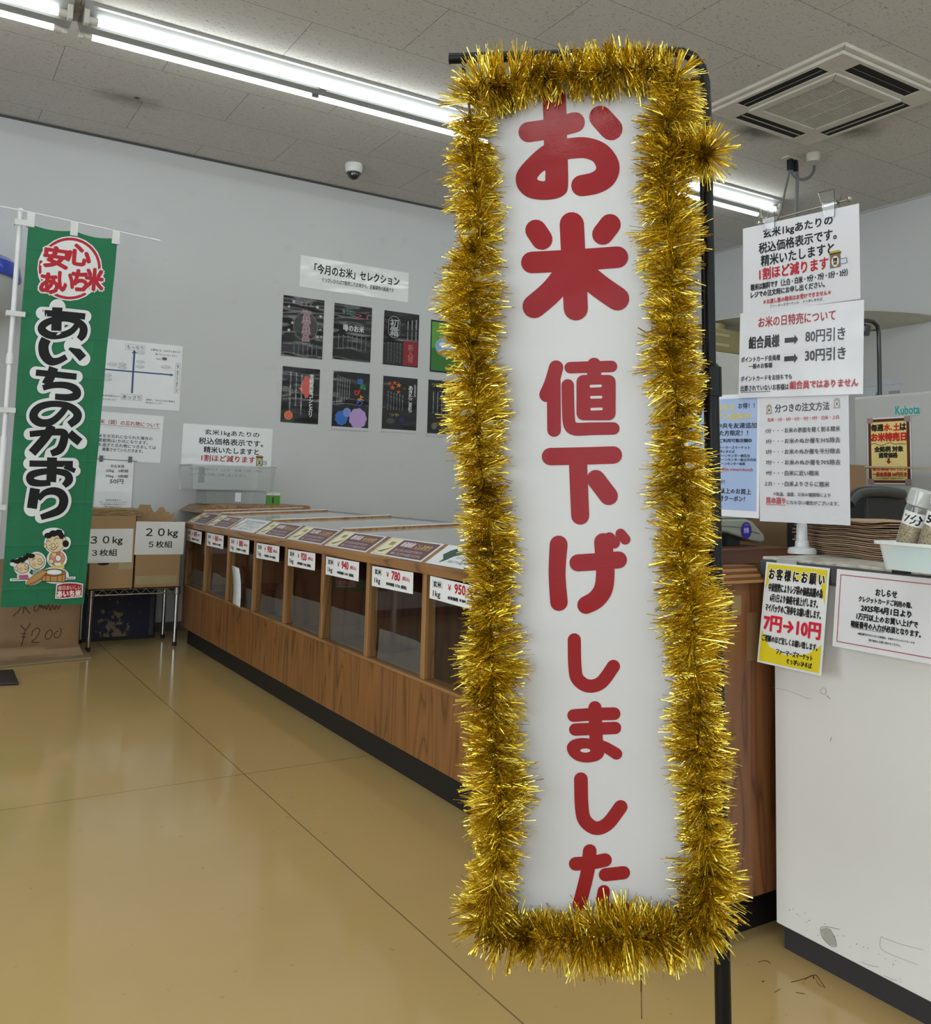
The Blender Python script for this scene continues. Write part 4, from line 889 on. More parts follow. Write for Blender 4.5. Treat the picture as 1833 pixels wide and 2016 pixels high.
# carton with an open flap, black bin, navy sack edge
M_CARD = plain('carton', '#7b6246', rough=.75, var=.07, scale=4)
P1 = atY(1640, 913, 2.05); P2 = atY(1828, 917, 2.05); Pb = atY(1707, 1040, 2.05)
cx0, cx1, cz = P1.x-.17, Pb.x, (P1.z+P2.z)/2-.006
t = thing('open_carton', 'brown cardboard carton with an open flap, between the hanging sheets and the milling machine', 'carton', ((cx0+cx1)/2, 2.3, 0))
cb = MB(); cb.box(cx0, cx1, 2.05, 2.058, .4, cz); cb.box(cx0, cx1, 2.45, 2.458, .4, cz); cb.box(cx0, cx0+.008, 2.058, 2.45, .4, cz); cb.box(cx1-.008, cx1, 2.058, 2.45, .4, cz); cb.box(cx0, cx1, 2.05, 2.458, .39, .4); cb.build('carton_body', M_CARD, t)
fl = MB(); fl.hexa([(cx1-.01, 2.05, cz-.008), (P2.x, 2.04, cz), (P2.x, 2.45, cz+.01), (cx1-.01, 2.45, cz-.008), (cx1-.01, 2.05, cz-.002), (P2.x, 2.04, cz+.006), (P2.x, 2.45, cz+.016), (cx1-.01, 2.45, cz-.002)]); fl.build('flap', plain('carton_edge', '#a58c68', rough=.75), t)
MB().box(cx0-.02, cx1+.1, 2.0, 2.5, .0, .388).build('pallet', plain('pallet_wood', '#5e4630', rough=.8), t)
t = thing('black_bin', 'black plastic bin with slanted side and rolled grey rim below the yellow poster', 'bin', (3.0, 1.9, 0))
y0 = 1.70; a1, a2, a3, a4 = atY(1686, 968, y0), atY(1778, 968, y0), atY(1788, 985, y0), atY(1782, 1055, y0)
bm_ = MB(); bm_.prism([(a1.x+.05, .0), (a3.x, .0), (a3.x, a3.z-.005), (a2.x+.01, a2.z-.01), (a1.x+.05, a1.z-.01)], y0, y0+.3, lambda a, z, d: (a, d, z)); bm_.build('bin_body', plain('black_plastic', '#0f1011', rough=.5), t, bevel=.008)
MB().tube(smooth_path([tuple(atY(1672, 992, y0-.01)), tuple(atY(1684, 976, y0-.01)), tuple(atY(1700, 969, y0-.01)), tuple(atY(1740, 968, y0-.01)), tuple(atY(1776, 973, y0-.01))], 5), .017, 12).build('rim', plain('rim_grey', '#2a2c2e', rough=.4), t, smooth=True)
# black hook stand behind the machine
t = thing('hook_stand', 'thin black bent pole stand with clamp rising behind the grey milling machine', 'hook stand', (4.45, 2.75, 0))
yk = 2.75; M_BLK = plain('black_steel', '#131416', rough=.3, coat=.3)
q = [tuple(atY(1733, 900, yk)), tuple(atY(1732, 775, yk)), tuple(atY(1731, 700, yk)), tuple(atY(1730, 655, yk)), tuple(atY(1727, 641, yk)), tuple(atY(1718, 633, yk)), tuple(atY(1705, 631, yk)), tuple(atY(1660, 637, yk)), tuple(atY(1630, 640, yk))]
q = [(q[0][0], q[0][1], .02)]+q
MB().tube(q, .0105, 12).build('pole', M_BLK, t, smooth=True)
MB().tube([tuple(atY(1730, 650, yk)), tuple(atY(1660, 651, yk)), tuple(atY(1630, 652, yk))], .004, 8).build('cross_rod', M_BLK, t, smooth=True)
ck = atY(1702, 650, yk); MB().hexa([(ck.x-.022, yk-.02, ck.z-.03), (ck.x+.012, yk-.02, ck.z-.03), (ck.x+.012, yk+.02, ck.z-.03), (ck.x-.022, yk+.02, ck.z-.03), (ck.x-.012, yk-.02, ck.z+.03), (ck.x+.03, yk-.02, ck.z+.024), (ck.x+.03, yk+.02, ck.z+.024), (ck.x-.012, yk+.02, ck.z+.03)]).build('clamp', M_BLK, t, bevel=.004)
MB().box(q[0][0]-.16, q[0][0]+.16, yk-.16, yk+.16, 0, .02).build('base', M_BLK, t, bevel=.004)
# chart on the right-hand wall
PR = Plane((XR-.002, 4, 1.8), (0, -1, 0), (0, 0, 1)); (a, b_), (c, d) = PR.uv(1696, 757), PR.uv(1779, 800)
def d_pie(p):
    p.Rc(.0, .13, 1, .15, '#b4bcc4'); n = 20
    p.Pg([(.43, .62)]+[(.43+.13*math.cos(math.radians(90+270*i/n)), .62-.35*math.sin(math.radians(90+270*i/n))) for i in range(n+1)], '#6d97bd'); p.Pg([(.43, .62)]+[(.43+.13*math.cos(math.radians(-50+160*i/n)), .62-.35*math.sin(math.radians(-50+160*i/n))) for i in range(n+1)], '#b9a83a')
    p.Rc(.66, .3, .93, .95, '#a39f9f')
uvsheet('poster', 'small wall chart with blue and yellow pie, half hidden above the milling machine', 'poster', PR, ((a, b_+.02), (c, b_-.28)), plain('chart_paper', '#c6cdd4', rough=.5), d_pie)

# ------------------------------------------------------------------ things on and by the back wall
PB = Plane((0, YW-.003, 0), (1, 0, 0), (0, 0, 1)); ZE = zoom(500, 480, 400/1833)
M_BLKP = laminate('poster_black', '#17181b', wave=1.0, peel=.005, rough=.6, scale=3, stretch=(.5, 2.2, 1), dist=.06); M_WLAM = laminate('wall_laminate', '#eceeef', wave=.8, peel=.005, scale=3, stretch=(.6, 2.2, 1), dist=.035)
PW_ = '#d7d8da'
def vt(p, s, u, v0, v1, w, c=PW_, b=0.0): p.B(s, u-w/2, v0, u+w/2, v1, c, b, vert=True)
def zsheet(label, x0, y0, x1, y1, mat, draw, group=None, name='poster', plane=None, zm=None, n=0.0, tilt=0.0, cat='poster', th=.0008):
    pl = plane or PB; zm = zm or ID; a, b_ = pl.uv(*zm(x0, y0)); c, d = pl.uv(*zm(x1, y1))
    return uvsheet(name, label, cat, pl, ((a, b_), (c, d)), mat, draw, group, n=n, tilt=tilt, th=th)
def d_month(p):
    p.B('「今月のお米」セレクション', .125, .19, .91, .50, '#26292b', .03); p.B('ぐぅぴぃひろばで販売したお米から、定番期待の銘柄です', .195, .60, .86, .745, '#3a3d40', .02)
zsheet('wide white banner poster above the two rows of black posters on the back wall', 592, 502, 803, 595.5, M_WLAM, d_month)
G8 = 'black rice posters in two rows on the back wall'
def star(p, u, v, r):
    p.Pg([(u+(r if k % 2 == 0 else r*.5)*math.sin(k*math.pi/5), v-(r if k % 2 == 0 else r*.5)*math.cos(k*math.pi/5)*.7) for k in range(10)], '#b9bcc0')
def d_fufufu(p):
    p.B('ふふふ', .38, .09, .72, .14, '#b9bcc0'); 
    for u, v, r in ((.25, .09, .05), (.14, .18, .04), (.83, .13, .05), (.92, .28, .045), (.24, .44, .045), (.16, .57, .05), (.86, .63, .04), (.95, .62, .03), (.92, .5, .03)): star(p, u, v, r)
    n = 40; 
    p.Pg([(.56+.30*math.cos(2*math.pi*i/n), .48+.24*math.sin(2*math.pi*i/n)) for i in range(n)], '#6e6a48'); p.Pg([(.56+.285*math.cos(2*math.pi*i/n), .48+.228*math.sin(2*math.pi*i/n)) for i in range(n)], '#17181b')
    p.B('富富富', .47, .20, .68, .73, '#a98a93', .02, vert=True)
    for i in range(6): vt(p, 'お米の特徴をご紹介'[:8-(i % 3)], .3+.11*i, .76, .95, .028, '#9a9da1')
def d_kagayaki(p):
    p.B('ゆうだい', .22, .10, .55, .17, '#5fa08f', .02); p.B('21', .55, .15, .90, .22, '#a2465a', .02)
    p.B('噂のお米', .25, .36, .80, .48, '#c3c6c9', .03)
    for i in range(7): vt(p, '食味に優れた大粒のお米です'[:11-(i % 4)], .14+.12*i, .55, .80, .03, '#9a9da1')
def d_hatsu(p):
    n = 40; E2 = lambda k, c: p.Pg([(.29+(.165-k)*max(-1, min(1, 1.25*math.cos(2*math.pi*i/n))), .29+(.205-k)*math.sin(2*math.pi*i/n)) for i in range(n)], c)
    E2(0, '#9fa2a5'); E2(.012, '#17181b'); p.B('初霜', .17, .14, .41, .46, '#b9bcc0', .02, vert=True)
    p.Rc(.565, .52, .985, .985, '#8c2f36'); p.B('新入荷', .70, .58, .85, .92, '#b9756d', .02, vert=True)
    for i in range(3): vt(p, '岐阜県産のこだわり米', .92-.12*i, .10+.02*i, .5, .05 if i == 0 else .035)
    for i in range(5): vt(p, '粒が大きく粘りは控えめで食べやすい'[:15-i], .14+.085*i, .58, .95, .028, '#9a9da1')
def d_green(p):
    p.Rc(.03, .03, .97, .97, '#3f7a3a'); p.Pg([(.03, .03), (.97, .03), (.97, .35), (.03, .55)], '#5fa04a'); p.El(.5, .5, .36, .20, '#8fb4dd'); p.El(.45, .46, .2, .06, '#e4e8ec'); p.El(.5, .62, .3, .06, '#b9913e')
def d_miyazaki(p):
    p.Pg([(.60, .14), (.74, .17), (.79, .22), (.74, .36), (.72, .46), (.70, .53), (.62, .545), (.60, .49), (.53, .45), (.50, .42), (.43, .37), (.50, .34), (.545, .22)], '#d0645c')
    vt(p, '宮崎県産コシヒカリ', .78, .10, .88, .115, '#e4e5e6', .03)
    for i, (a, b_) in enumerate(((.12, .85), (.10, .70), (.08, .92))): vt(p, '粒が大きく香りの良い早場米です炊きたて'[:15+i], (.52, .37, .22)[i], a, b_, .045, '#cfd1d3')
    p.El(.20, .87, .115, .08, '#d98a3c'); p.El(.20, .87, .085, .06, '#d9705c')
def d_biyori(p):
    for ch, u, v, c in (('き', .74, .10, '#3c6fc4'), ('ぬ', .82, .19, '#2e8a5a'), ('び', .66, .30, '#c23a3a'), ('よ', .76, .39, '#c9953c'), ('り', .74, .48, '#3c54b4')): p.B(ch, u-.08, v, u+.08, v+.09, c, .06)
    for i in range(6): vt(p, 'ほどよい粘りと甘みが人気の新しい銘柄'[:16-i], .12+.065*i, .07+.01*i, .6-.03*i, .03, '#b9bcc0')
    for (u, v, r, c) in ((.25, .80, .17, '#3f6fc0'), (.40, .70, .11, '#7a92d4'), (.70, .79, .24, '#b79ad0')):
        for k in range(9): a = 2*math.pi*k/9; p.El(u+r*.62*math.cos(a), v+r*.45*math.sin(a), r*.42, r*.3, c, n=14)
        p.El(u, v, r*.6, r*.42, c, n=16)
    p.Rc(0, .95, 1, 1, '#c9cbcd')
def d_akita(p):
    for u, v, r, c in ((.18, .13, .07, '#b85a34'), (.33, .11, .08, '#c4532e'), (.45, .15, .09, '#cf7a34'), (.27, .20, .09, '#d0602e'), (.45, .27, .07, '#c4642e'), (.62, .2, .04, '#b8532e')):
        p.Pg([(u+(r if k % 2 == 0 else r*.4)*math.sin(k*math.pi/5), v-(r if k % 2 == 0 else r*.4)*.62*math.cos(k*math.pi/5)) for k in range(10)], c)
    vt(p, 'あきたこまち', .80, .14, .62, .12, '#dcdde0', .03); vt(p, '秋田県産', .93, .11, .34, .06, '#cfd1d3')
    for i in range(6): vt(p, '香りと粘りのバランスが良い定番米'[:14-i], .15+.085*i, .27+.01*i, .60, .03, '#b9bcc0')
    p.El(.24, .80, .12, .05, '#4a4d4c'); p.El(.55, .775, .08, .05, '#3a2a6a'); p.Rc(0, .95, 1, 1, '#c9cbcd')
    p.B('つや', .2, .66, .48, .72, '#a89a5a', .02)
def d_last(p):
    p.B('つや姫', .1, .05, .45, .13, '#a8a25a', .03)
    for i in range(5): vt(p, '山形県産のお米です', .16+.13*i, .2, .6, .04, '#b9bcc0')
    p.El(.2, .82, .08, .06, '#6a6d5c'); p.El(.7, .8, .1, .05, '#54407a'); p.Rc(0, .95, 1, 1, '#c9cbcd')
def bp(label, c, draw, mat=M_BLKP, tilt=0): zsheet(label, *c, mat, draw, G8, tilt=tilt)
bp('black poster with stars and a ring, top row, leftmost', (558.5, 580.5, 634.2, 708), d_fufufu)
bp('black poster with white glare streaks, top row, second from the left', (658.8, 596, 729, 714), d_kagayaki)
bp('black poster with an oval emblem and dark red panel at its lower right', (757, 610.5, 822.5, 724), d_hatsu)
bp('green poster with a rice bowl photo, half hidden by the gold tinsel, top row', (849, 629, 912, 738), d_green)
bp('black poster with a red map shape and orange round seal, lower row', (557, 720.5, 626, 835.5), d_miyazaki)
bp('black poster with blue and lilac hydrangea clusters, lower row', (657, 729.5, 724.5, 849), d_biyori)
bp('black poster with orange maple leaves, lower row', (755, 739.5, 819, 853.5), d_akita)
bp('black poster cut off by the gold tinsel, lower row', (844, 747, 905, 862), d_last)
# map of textures, lost property notice, used sack price list, large rice price notice
ZW = zoom(180, 600, 440/1833)
M_CRUM = laminate('crumpled_sheet', '#eceef1', wave=.5, peel=.02, rough=.5, coat=.5, scale=14)
def d_map(p):
    B = '#3d5b86'
    p.Rc(.0, .447, .885, .468, B); p.Pg([(.885, .435), (.885, .48), (.92, .458)], B); p.Rc(.483, .17, .503, .78, B); p.Pg([(.465, .18), (.52, .18), (.493, .13)], B)
    def boxed(s, u0, v0, u1, v1, vert=False):
        for (a, b_, c, d) in ((u0, v0, u1, v0+.004), (u0, v1-.004, u1, v1), (u0, v0, u0+.003, v1), (u1-.003, v0, u1, v1)): p.Rc(a, b_, c, d, '#8f959c')
        p.B(s, u0+.015, v0+.015, u1-.015, v1-.015, '#2b2f36', .01, vert=vert)
    boxed('もっちり', .40, .05, .60, .135); boxed('あっさり', .385, .80, .60, .885); boxed('やわらかい', .935, .27, .985, .73, True); boxed('しっかり', .01, .25, .055, .65, True)
    for (u, v, w) in ((.56, .165, .09), (.56, .30, .09), (.56, .375, .09), (.83, .345, .11), (.28, .375, .1), (.38, .36, .08), (.38, .41, .09), (.24, .54, .08), (.24, .60, .08), (.12, .45-.1, .1)):
        n = 20; p.El(u, v, w/2, .025, '#a9aeb4', n=n); p.El(u, v, w/2-.004, .021, '#e0e3e6', n=n); p.B('おこめ米', u-w*.35, v-.012, u+w*.35, v+.012, '#7d8288')
    p.B('お寿司にも、おかずとあわせて', .66, .085, .985, .115, '#4a4e55', .01); p.B('食べるのにぴったり！', .71, .15, .94, .175, '#4a4e55', .01)
    p.B('お弁当用などの', .20, .83, .37, .855, '#4a4e55', .01); p.B('おにぎりにぴったり！', .16, .885, .34, .91, '#4a4e55', .01); p.B('食感に、冷えたときの食感は', .64, .85, .95, .875, '#4a4e55', .01); p.B('個人差がございます。', .64, .895, .82, .915, '#4a4e55', .01)
    p.El(.745, .22, .025, .022, '#9aa0a6'); p.El(.745, .212, .023, .018, '#e9ecef'); p.El(.81, .22, .028, .022, '#6b5a4c')
(a, b_), (c, d) = PB.uv(*ZW(180, 285)), PB.uv(*ZW(735, 860)); c, d = PB.uv(361, 683)[0]-.004, PB.uv(352.6, 809.1)[1]
uvsheet('poster', 'white rice texture chart with blue cross axes, half behind the green flag', 'poster', PB, ((c-.62, PB.uv(361, 683)[1]+.004), (c, d)), M_CRUM, d_map)
def d_lost(p):
    p.B('お米（袋）の忘れ物について', .055, .155, .945, .255, '#a3343c', .02); p.Rc(.05, .268, .95, .276, '#a3343c'); p.Rc(.0, .31, 1, .315, '#c3c8cc')
    for i, s in enumerate(('お米をお忘れになられた場合の', '保管期限は1か月になります。', '月を過ぎた忘れ物につきましては', '廃棄させていただきます。')): p.B(s, .06+(.12 if i == 3 else 0), .46+.092*i, (.86, .80, .92, .74)[i], .535+.092*i, '#33363c', .02)
c, d = PB.uv(323, 819); e, f_ = PB.uv(315, 910.5)
uvsheet('notice', 'white lost property notice with red heading, below the texture chart on the wall', 'notice', PB, ((c-.46, d+.002), (c-.004, f_)), M_CRUM, d_lost, tilt=math.radians(-1))
def d_used(p):
    KK = '#2a2b2e'; p.B('中古米袋', .38, .09, .74, .155, KK, .02); p.B('20kg　5枚組', .26, .18, .86, .25, KK, .02); p.B('30kg　3枚組', .26, .285, .86, .355, KK, .02); p.B('50円', .38, .375, .74, .465, KK, .02)
    for i, (s, u0, u1) in enumerate((('詳細は係員まで', .3, .7), ('なお、ファーマーズマーケットにて', .14, .88), ('その他の販売は中古米袋センターへ', .18, .84), ('お問い合わせください', .25, .74))): p.B(s, u0, .775+.042*i, u1, .80+.042*i, KK, .01)
c, d = PB.uv(265, 907); e, f_ = PB.uv(257.5, 1006)
uvsheet('price_list', 'small white used sack price list hanging from a clip wire on the back wall', 'price list', PB, ((c-.235, d), (c-.004, f_)), M_WLAM, d_used, n=.004)
cw = thing('clip_wire', 'thin wire with two small clips holding the used sack price list', 'clip wire', (PB.at(c-.12, d+.01).x, YW, PB.at(c-.12, d+.01).z))
MB().tube([PB.at(c-.25, d+.004, .006), PB.at(c+.015, d-.004, .006)], .0022, 6).build('wire', plain('grey_wire', '#6a6b6c', rough=.4, metal=.6), cw)
for u in (c-.21, c-.03):
    MB().box(PB.at(u, 0).x-.011, PB.at(u, 0).x+.011, YW-.016, YW-.0025, d-.014, d+.026).build('clip', plain('clip_dark', '#5c5e60', rough=.35), cw, bevel=.003)
def d_price(p):
    p.B('玄米1kgあたりの', .235, .07, .845, .165, K, .02); p.B('税込価格表示です。', .175, .20, .895, .30, K, .03); p.B('精米いたしますと', .235, .335, .85, .43, K, .035); p.B('1割ほど減ります', .215, .46, .81, .56, '#b3202c', .03); jar(p, .825, .455, .075, .15, '白米', '#a0904a')
    p.B('精米は無料です（上白・白米・9分・7分）', .10, .66, .90, .71, K, .02); p.B('レジでの注文時にお申し出ください。', .10, .74, .72, .79, K, .02)
c, d = PB.uv(360, 836); e, f_ = PB.uv(537, 842); g_, h_ = PB.uv(353, 963.5)
uvsheet('notice', 'white brown-rice price notice on the wall behind the clear plastic bins', 'notice', PB, ((c+.001, d+.008), (e, h_)), M_WLAM, d_price, tilt=math.radians(-.4))

# clear bins standing at the far end of the rice counter, small green number sign
M_BIN = clear('clear_bin', tint=(.95, .96, .96), gloss=.03, rough=.12, milk=.13, bump=.04, fres=.25)
def crate(label, x0, x1, y0, y1, z0, z1, lip, taper, group):
    t = thing('plastic_bin', label, 'plastic bin', ((x0+x1)/2, (y0+y1)/2, z0), group); w = .003; q = taper
    b = MB()
    def wall(a0, a1, c0, c1): b.hexa([(*a0, z0), (*a1, z0), (*c1, z0), (*c0, z0)] + [(p[0]+(q if p[0] > (x0+x1)/2 else -q), p[1]+(q if p[1] > (y0+y1)/2 else -q), z1) for p in (a0, a1, c1, c0)])
    wall((x0, y0), (x1, y0), (x0, y0+w), (x1, y0+w)); wall((x0, y1-w), (x1, y1-w), (x0, y1), (x1, y1)); wall((x0, y0), (x0+w, y0), (x0, y1), (x0+w, y1)); wall((x1-w, y0), (x1, y0), (x1-w, y1), (x1, y1))
    b.box(x0, x1, y0, y1, z0, z0+w); b.build('bin_body', M_BIN, t)
    r = MB()
    for (a, c, e, f_) in ((x0-q-lip, x1+q+lip, y0-q-lip, y0-q), (x0-q-lip, x1+q+lip, y1+q, y1+q+lip), (x0-q-lip, x0-q, y0-q, y1+q), (x1+q, x1+q+lip, y0-q, y1+q)): r.box(a, c, e, f_, z1-.012, z1)
    r.build('rim', M_BIN, t); return t
y_ = 5.80
xa, xb_ = atY(372, 940, y_).x, atY(547, 940, y_).x; zt_, zm_ = atY(460, 916, y_).z, atY(460, 965, y_).z
lowb = crate('lower clear plastic bin on the far end of the rice counter', atY(404, 980, y_+.05).x, atY(521, 980, y_+.05).x, y_+.03, y_+.27, .853, zm_-.002, .0, .0, 'clear bins stacked at the far end of the rice counter')
upb = crate('upper clear plastic bin, stacked on another, in front of the wall notice', xa+.03, xb_-.03, y_+.01, y_+.31, zm_, zt_, .012, .012, 'clear bins stacked at the far end of the rice counter')
MB().box(xa+.06, xa+.10, y_+.003, y_+.005, zm_+.045, zt_-.018).build('paper_label', plain('grey_label', '#8c9298', rough=.6, var=.2, scale=60), upb)
MB().box(lowb.location.x-.01, lowb.location.x+.03, y_+.026, y_+.028, .87, .93).build('latch', plain('latch_white', '#d8dadb', rough=.4), lowb)
ga, gb = atY(524, 976, y_+.06), atY(551, 992, y_+.06)
def d_one(p): p.Rc(.0, .22, 1, 1, '#4f8f2e'); p.B('1', .45, .40, .53, .86, '#1c2a14', .05); p.B('北', .42, .06, .58, .16, '#8d938d', .02)
pg = Plane((0, y_+.06, 0), (1, 0, 0), (0, 0, 1)); uvsheet('number_sign', 'small green sign with the number 1 beside the clear bins', 'sign', pg, ((ga.x, atY(537, 970, y_+.06).z), (gb.x, .853)), plain('card_board_white', '#dfe2df', rough=.6), d_one, th=.003)

# ------------------------------------------------------------------ wire shelf with cartons by the back wall
M_CHR = plain('shelf_chrome', '#b4b5b4', rough=.18, metal=1.0)
sx0, sx1, sy0, sy1, sz = .952, 1.443, 5.645, 5.942, .352
t = thing('wire_shelf', 'low chrome wire shelf unit carrying two brown cartons', 'shelf', ((sx0+sx1)/2, (sy0+sy1)/2, 0))
for x in (sx0, sx1):
    for y in (sy0, sy1):
        lg = MB().tube([(x, y, .02), (x, y, sz)], .0125, 14).build('leg', M_CHR, t, smooth=True)
        MB().tube([(x, y, 0), (x, y, .024)], .0135, 14).build('rubber_foot', MATS['black_rubber'], lg, smooth=True)
        MB().lathe([(.014, 0), (.019, .004), (.019, .044), (.015, .048)], (x, y, sz-.046), n=16).build('collar', plain('collar_steel', '#8d8e8c', rough=.25, metal=.9), t, smooth=True)
rm = MB()
for (p, q) in (((sx0, sy0), (sx1, sy0)), ((sx0, sy1), (sx1, sy1)), ((sx0, sy0), (sx0, sy1)), ((sx1, sy0), (sx1, sy1))):
    for z in (sz-.002, sz-.034): rm.tube([(*p, z), (*q, z)], .0042, 8)
    n = 16; zz = [(p[0]+(q[0]-p[0])*i/n, p[1]+(q[1]-p[1])*i/n, sz-.004-(.028 if i % 2 else 0)) for i in range(n+1)]; rm.tube(zz, .0028, 6)
rm.build('truss_frame', M_CHR, t, smooth=True)
gm = MB()
for i in range(1, 18): x = sx0+(sx1-sx0)*i/18; gm.tube([(x, sy0, sz), (x, sy1, sz)], .0022, 6)
gm.build('wire_deck', M_CHR, t, smooth=True)
M_CARD2 = plain('carton_tan', '#a3845c', rough=.75, var=.06, scale=3); M_TAPE = plain('packing_tape', '#a99a76', rough=.3)
zb_ = sz+.0065
xm = 1.172
def carton(label, x0, x1, y0, y1, z1, tape):
    t = thing('carton', label, 'carton', ((x0+x1)/2, (y0+y1)/2, zb_), 'cartons on the wire shelf')
    b = MB(); th = .005; b.box(x0, x1, y0, y0+th, zb_, z1); b.box(x0, x1, y1-th, y1, zb_, z1); b.box(x0, x0+th, y0+th, y1-th, zb_, z1); b.box(x1-th, x1, y0+th, y1-th, zb_, z1); b.box(x0, x1, y0, y1, zb_, zb_+th); b.build('carton_body', M_CARD2, t, bevel=.002)
    for r in tape: MB().box(r[0], r[1], y0-.0008, y0, r[2], r[3]).build('tape', M_TAPE, t)
    return t
c1 = carton('left brown carton on the wire shelf, behind the 30 kg sign', .925, xm-.004, 5.60, 5.93, .785, ((1.085, 1.165, .47, .515),))
hz = .508; ch = MB(); ch.prism([(1.0+.032*math.cos(a), hz+.012*math.sin(a)) for a in (2*math.pi*i/20 for i in range(20))], 5.5990, 5.5998, lambda a, z, d: (a, d, z)); ch.build('hand_hole', plain('hole_dark', '#1c1510', rough=.9), c1)
c2 = carton('right brown carton on the wire shelf, behind the 20 kg sign', xm+.008, 1.44, 5.60, 5.93, .745, ((xm+.012, 1.425, .378, .428),))
PC = Plane((0, 5.597, 0), (1, 0, 0), (0, 0, 1)); M_SIGN = plain('sign_paper', '#dcdcd9', rough=.55, var=.03)
def d_30(p): p.B('３０kg', .20, .215, .80, .49, '#1d1d1d', .02); p.B('３枚組', .24, .60, .71, .80, '#1d1d1d', .02)
def d_20(p): p.B('２０kg', .21, .205, .86, .50, '#1d1d1d', .02); p.B('５枚組', .28, .585, .76, .79, '#1d1d1d', .02)
a, b_ = PC.uv(264, 1041); c, d = PC.uv(262, 1107)
uvsheet('paper_sign', 'white paper sign reading 30 kg, half behind the green flag', 'sign', PC, ((a-.297, b_), (a-.002, d)), M_SIGN, d_30, tilt=math.radians(.3))
a, b_ = PC.uv(268, 1027); c, d = PC.uv(361, 1091)
uvsheet('paper_sign', 'white paper sign reading 20 kg on the right carton of the wire shelf', 'sign', PC, ((a, b_), (c, d)), M_SIGN, d_20, tilt=math.radians(-.5))
# folded kraft sacks on and in the cartons
M_SACK = plain('sack_kraft', '#a88a62', rough=.8, var=.12, scale=9, bump=.5, bscale=18)
rs = random.Random(5)
for i in range(5):
    z = .787+.0075*i; m = MB(); n = 14; v = []; f = []
    x0, x1 = .93+rs.uniform(-.01, .01), 1.195+rs.uniform(-.03, .01)
    ns = [.0014*math.sin(j*.9) for j in range(n+1)]
    for j in range(n+1):
        for y in (5.605+rs.uniform(-.006, .006), 5.93): v.append((x0+(x1-x0)*j/n, y, z+ns[j]))
    k0 = len(v); v += [(a, b_, c+.0056) for a, b_, c in v]
    for j in range(n): q = 2*j; f += [(q, q+1, q+3, q+2), (k0+q, k0+q+2, k0+q+3, k0+q+1), (q, q+2, k0+q+2, k0+q), (q+1, k0+q+1, k0+q+3, q+3)]
    f += [(0, k0, k0+1, 1), (2*n, 2*n+1, k0+2*n+1, k0+2*n)]
    tag(m.add(v, f).build('kraft_sack', M_SACK), 'folded brown paper sack lying flat on the left carton of the wire shelf', 'paper sack', 'folded sacks lying on the left carton')
def upright(label, x0, x1, y, z1, ear):
    m = MB(); n = 10; v = []; f = []
    prof = [z1+(.012*math.sin(j*1.9) if not ear else 0) for j in range(n+1)]
    if ear:
        for j in range(n+1):
            u = j/n; prof[j] = z1+(.045 if .08 < u < .45 else 0)+(.03 if .68 < u < .85 else 0)
    for j in range(n+1):
        for z in (.40, prof[j]): v.append((x0+(x1-x0)*j/n, y+.004*math.sin(j*1.4)*(1 if z > .5 else 0), z))
    k0 = len(v); v += [(a, b_+.012, c) for a, b_, c in v]
    for j in range(n): q = 2*j; f += [(q, q+2, q+3, q+1), (k0+q, k0+q+1, k0+q+3, k0+q+2), (q+1, q+3, k0+q+3, k0+q+1), (q, k0+q, k0+q+2, q+2)]
    f += [(0, 1, k0+1, k0), (2*n, k0+2*n, k0+2*n+1, 2*n+1)]
    tag(m.add(v, f).build('kraft_sack', M_SACK), label, 'paper sack', 'brown sacks standing in the right carton')
upright('brown paper sack standing in the right carton, front one', 1.195, 1.415, 5.70, .798, False)
upright('brown paper sack with two raised folds standing at the rear of the right carton', 1.21, 1.41, 5.80, .80, True)

# worn dark blue box behind the shelf
def m_worn():
    k = N('worn_blue'); v = k.coords((1, 1, 1)); n = k.noise(v, 21, 6, .65); big = k.n('ShaderNodeMapping'); 
    c = k.n('ShaderNodeTexCoord'); big.inputs['Location'].default_value = (-.005, 0, -.17); big.inputs['Scale'].default_value = (6.0, .001, 3.2); k.l(c.outputs['Object'], big.inputs[0])
    ln = k.n('ShaderNodeVectorMath', operation='LENGTH'); k.l(big.outputs[0], ln.inputs[0])
    s = k.math('ADD', n, k.math('MULTIPLY', k.math('SUBTRACT', .62, ln.outputs['Value']), .26))
    k.set(base=k.ramp(s, [(.575, '#0e1330'), (.60, '#3a3428'), (.615, '#7b6c54')]), rough=.55); k.bump(s, .3, .004); return k.m
t = thing('worn_crate', 'scuffed dark navy blue box on the floor behind the wire shelf', 'crate', (1.15, 6.02, 0))
MB().box(.84, 1.40, 5.972, 6.185, .012, .46).build('crate_body', m_worn(), t, bevel=.006)
MB().box(.835, 1.405, 5.966, 5.972, .0, .022).build('bottom_rail', plain('rail_black', '#14151c', rough=.6), t)
MB().box(1.36, 1.385, 5.962, 5.972, .022, .46).build('corner_post', plain('post_grey', '#3a3a3c', rough=.6), t)

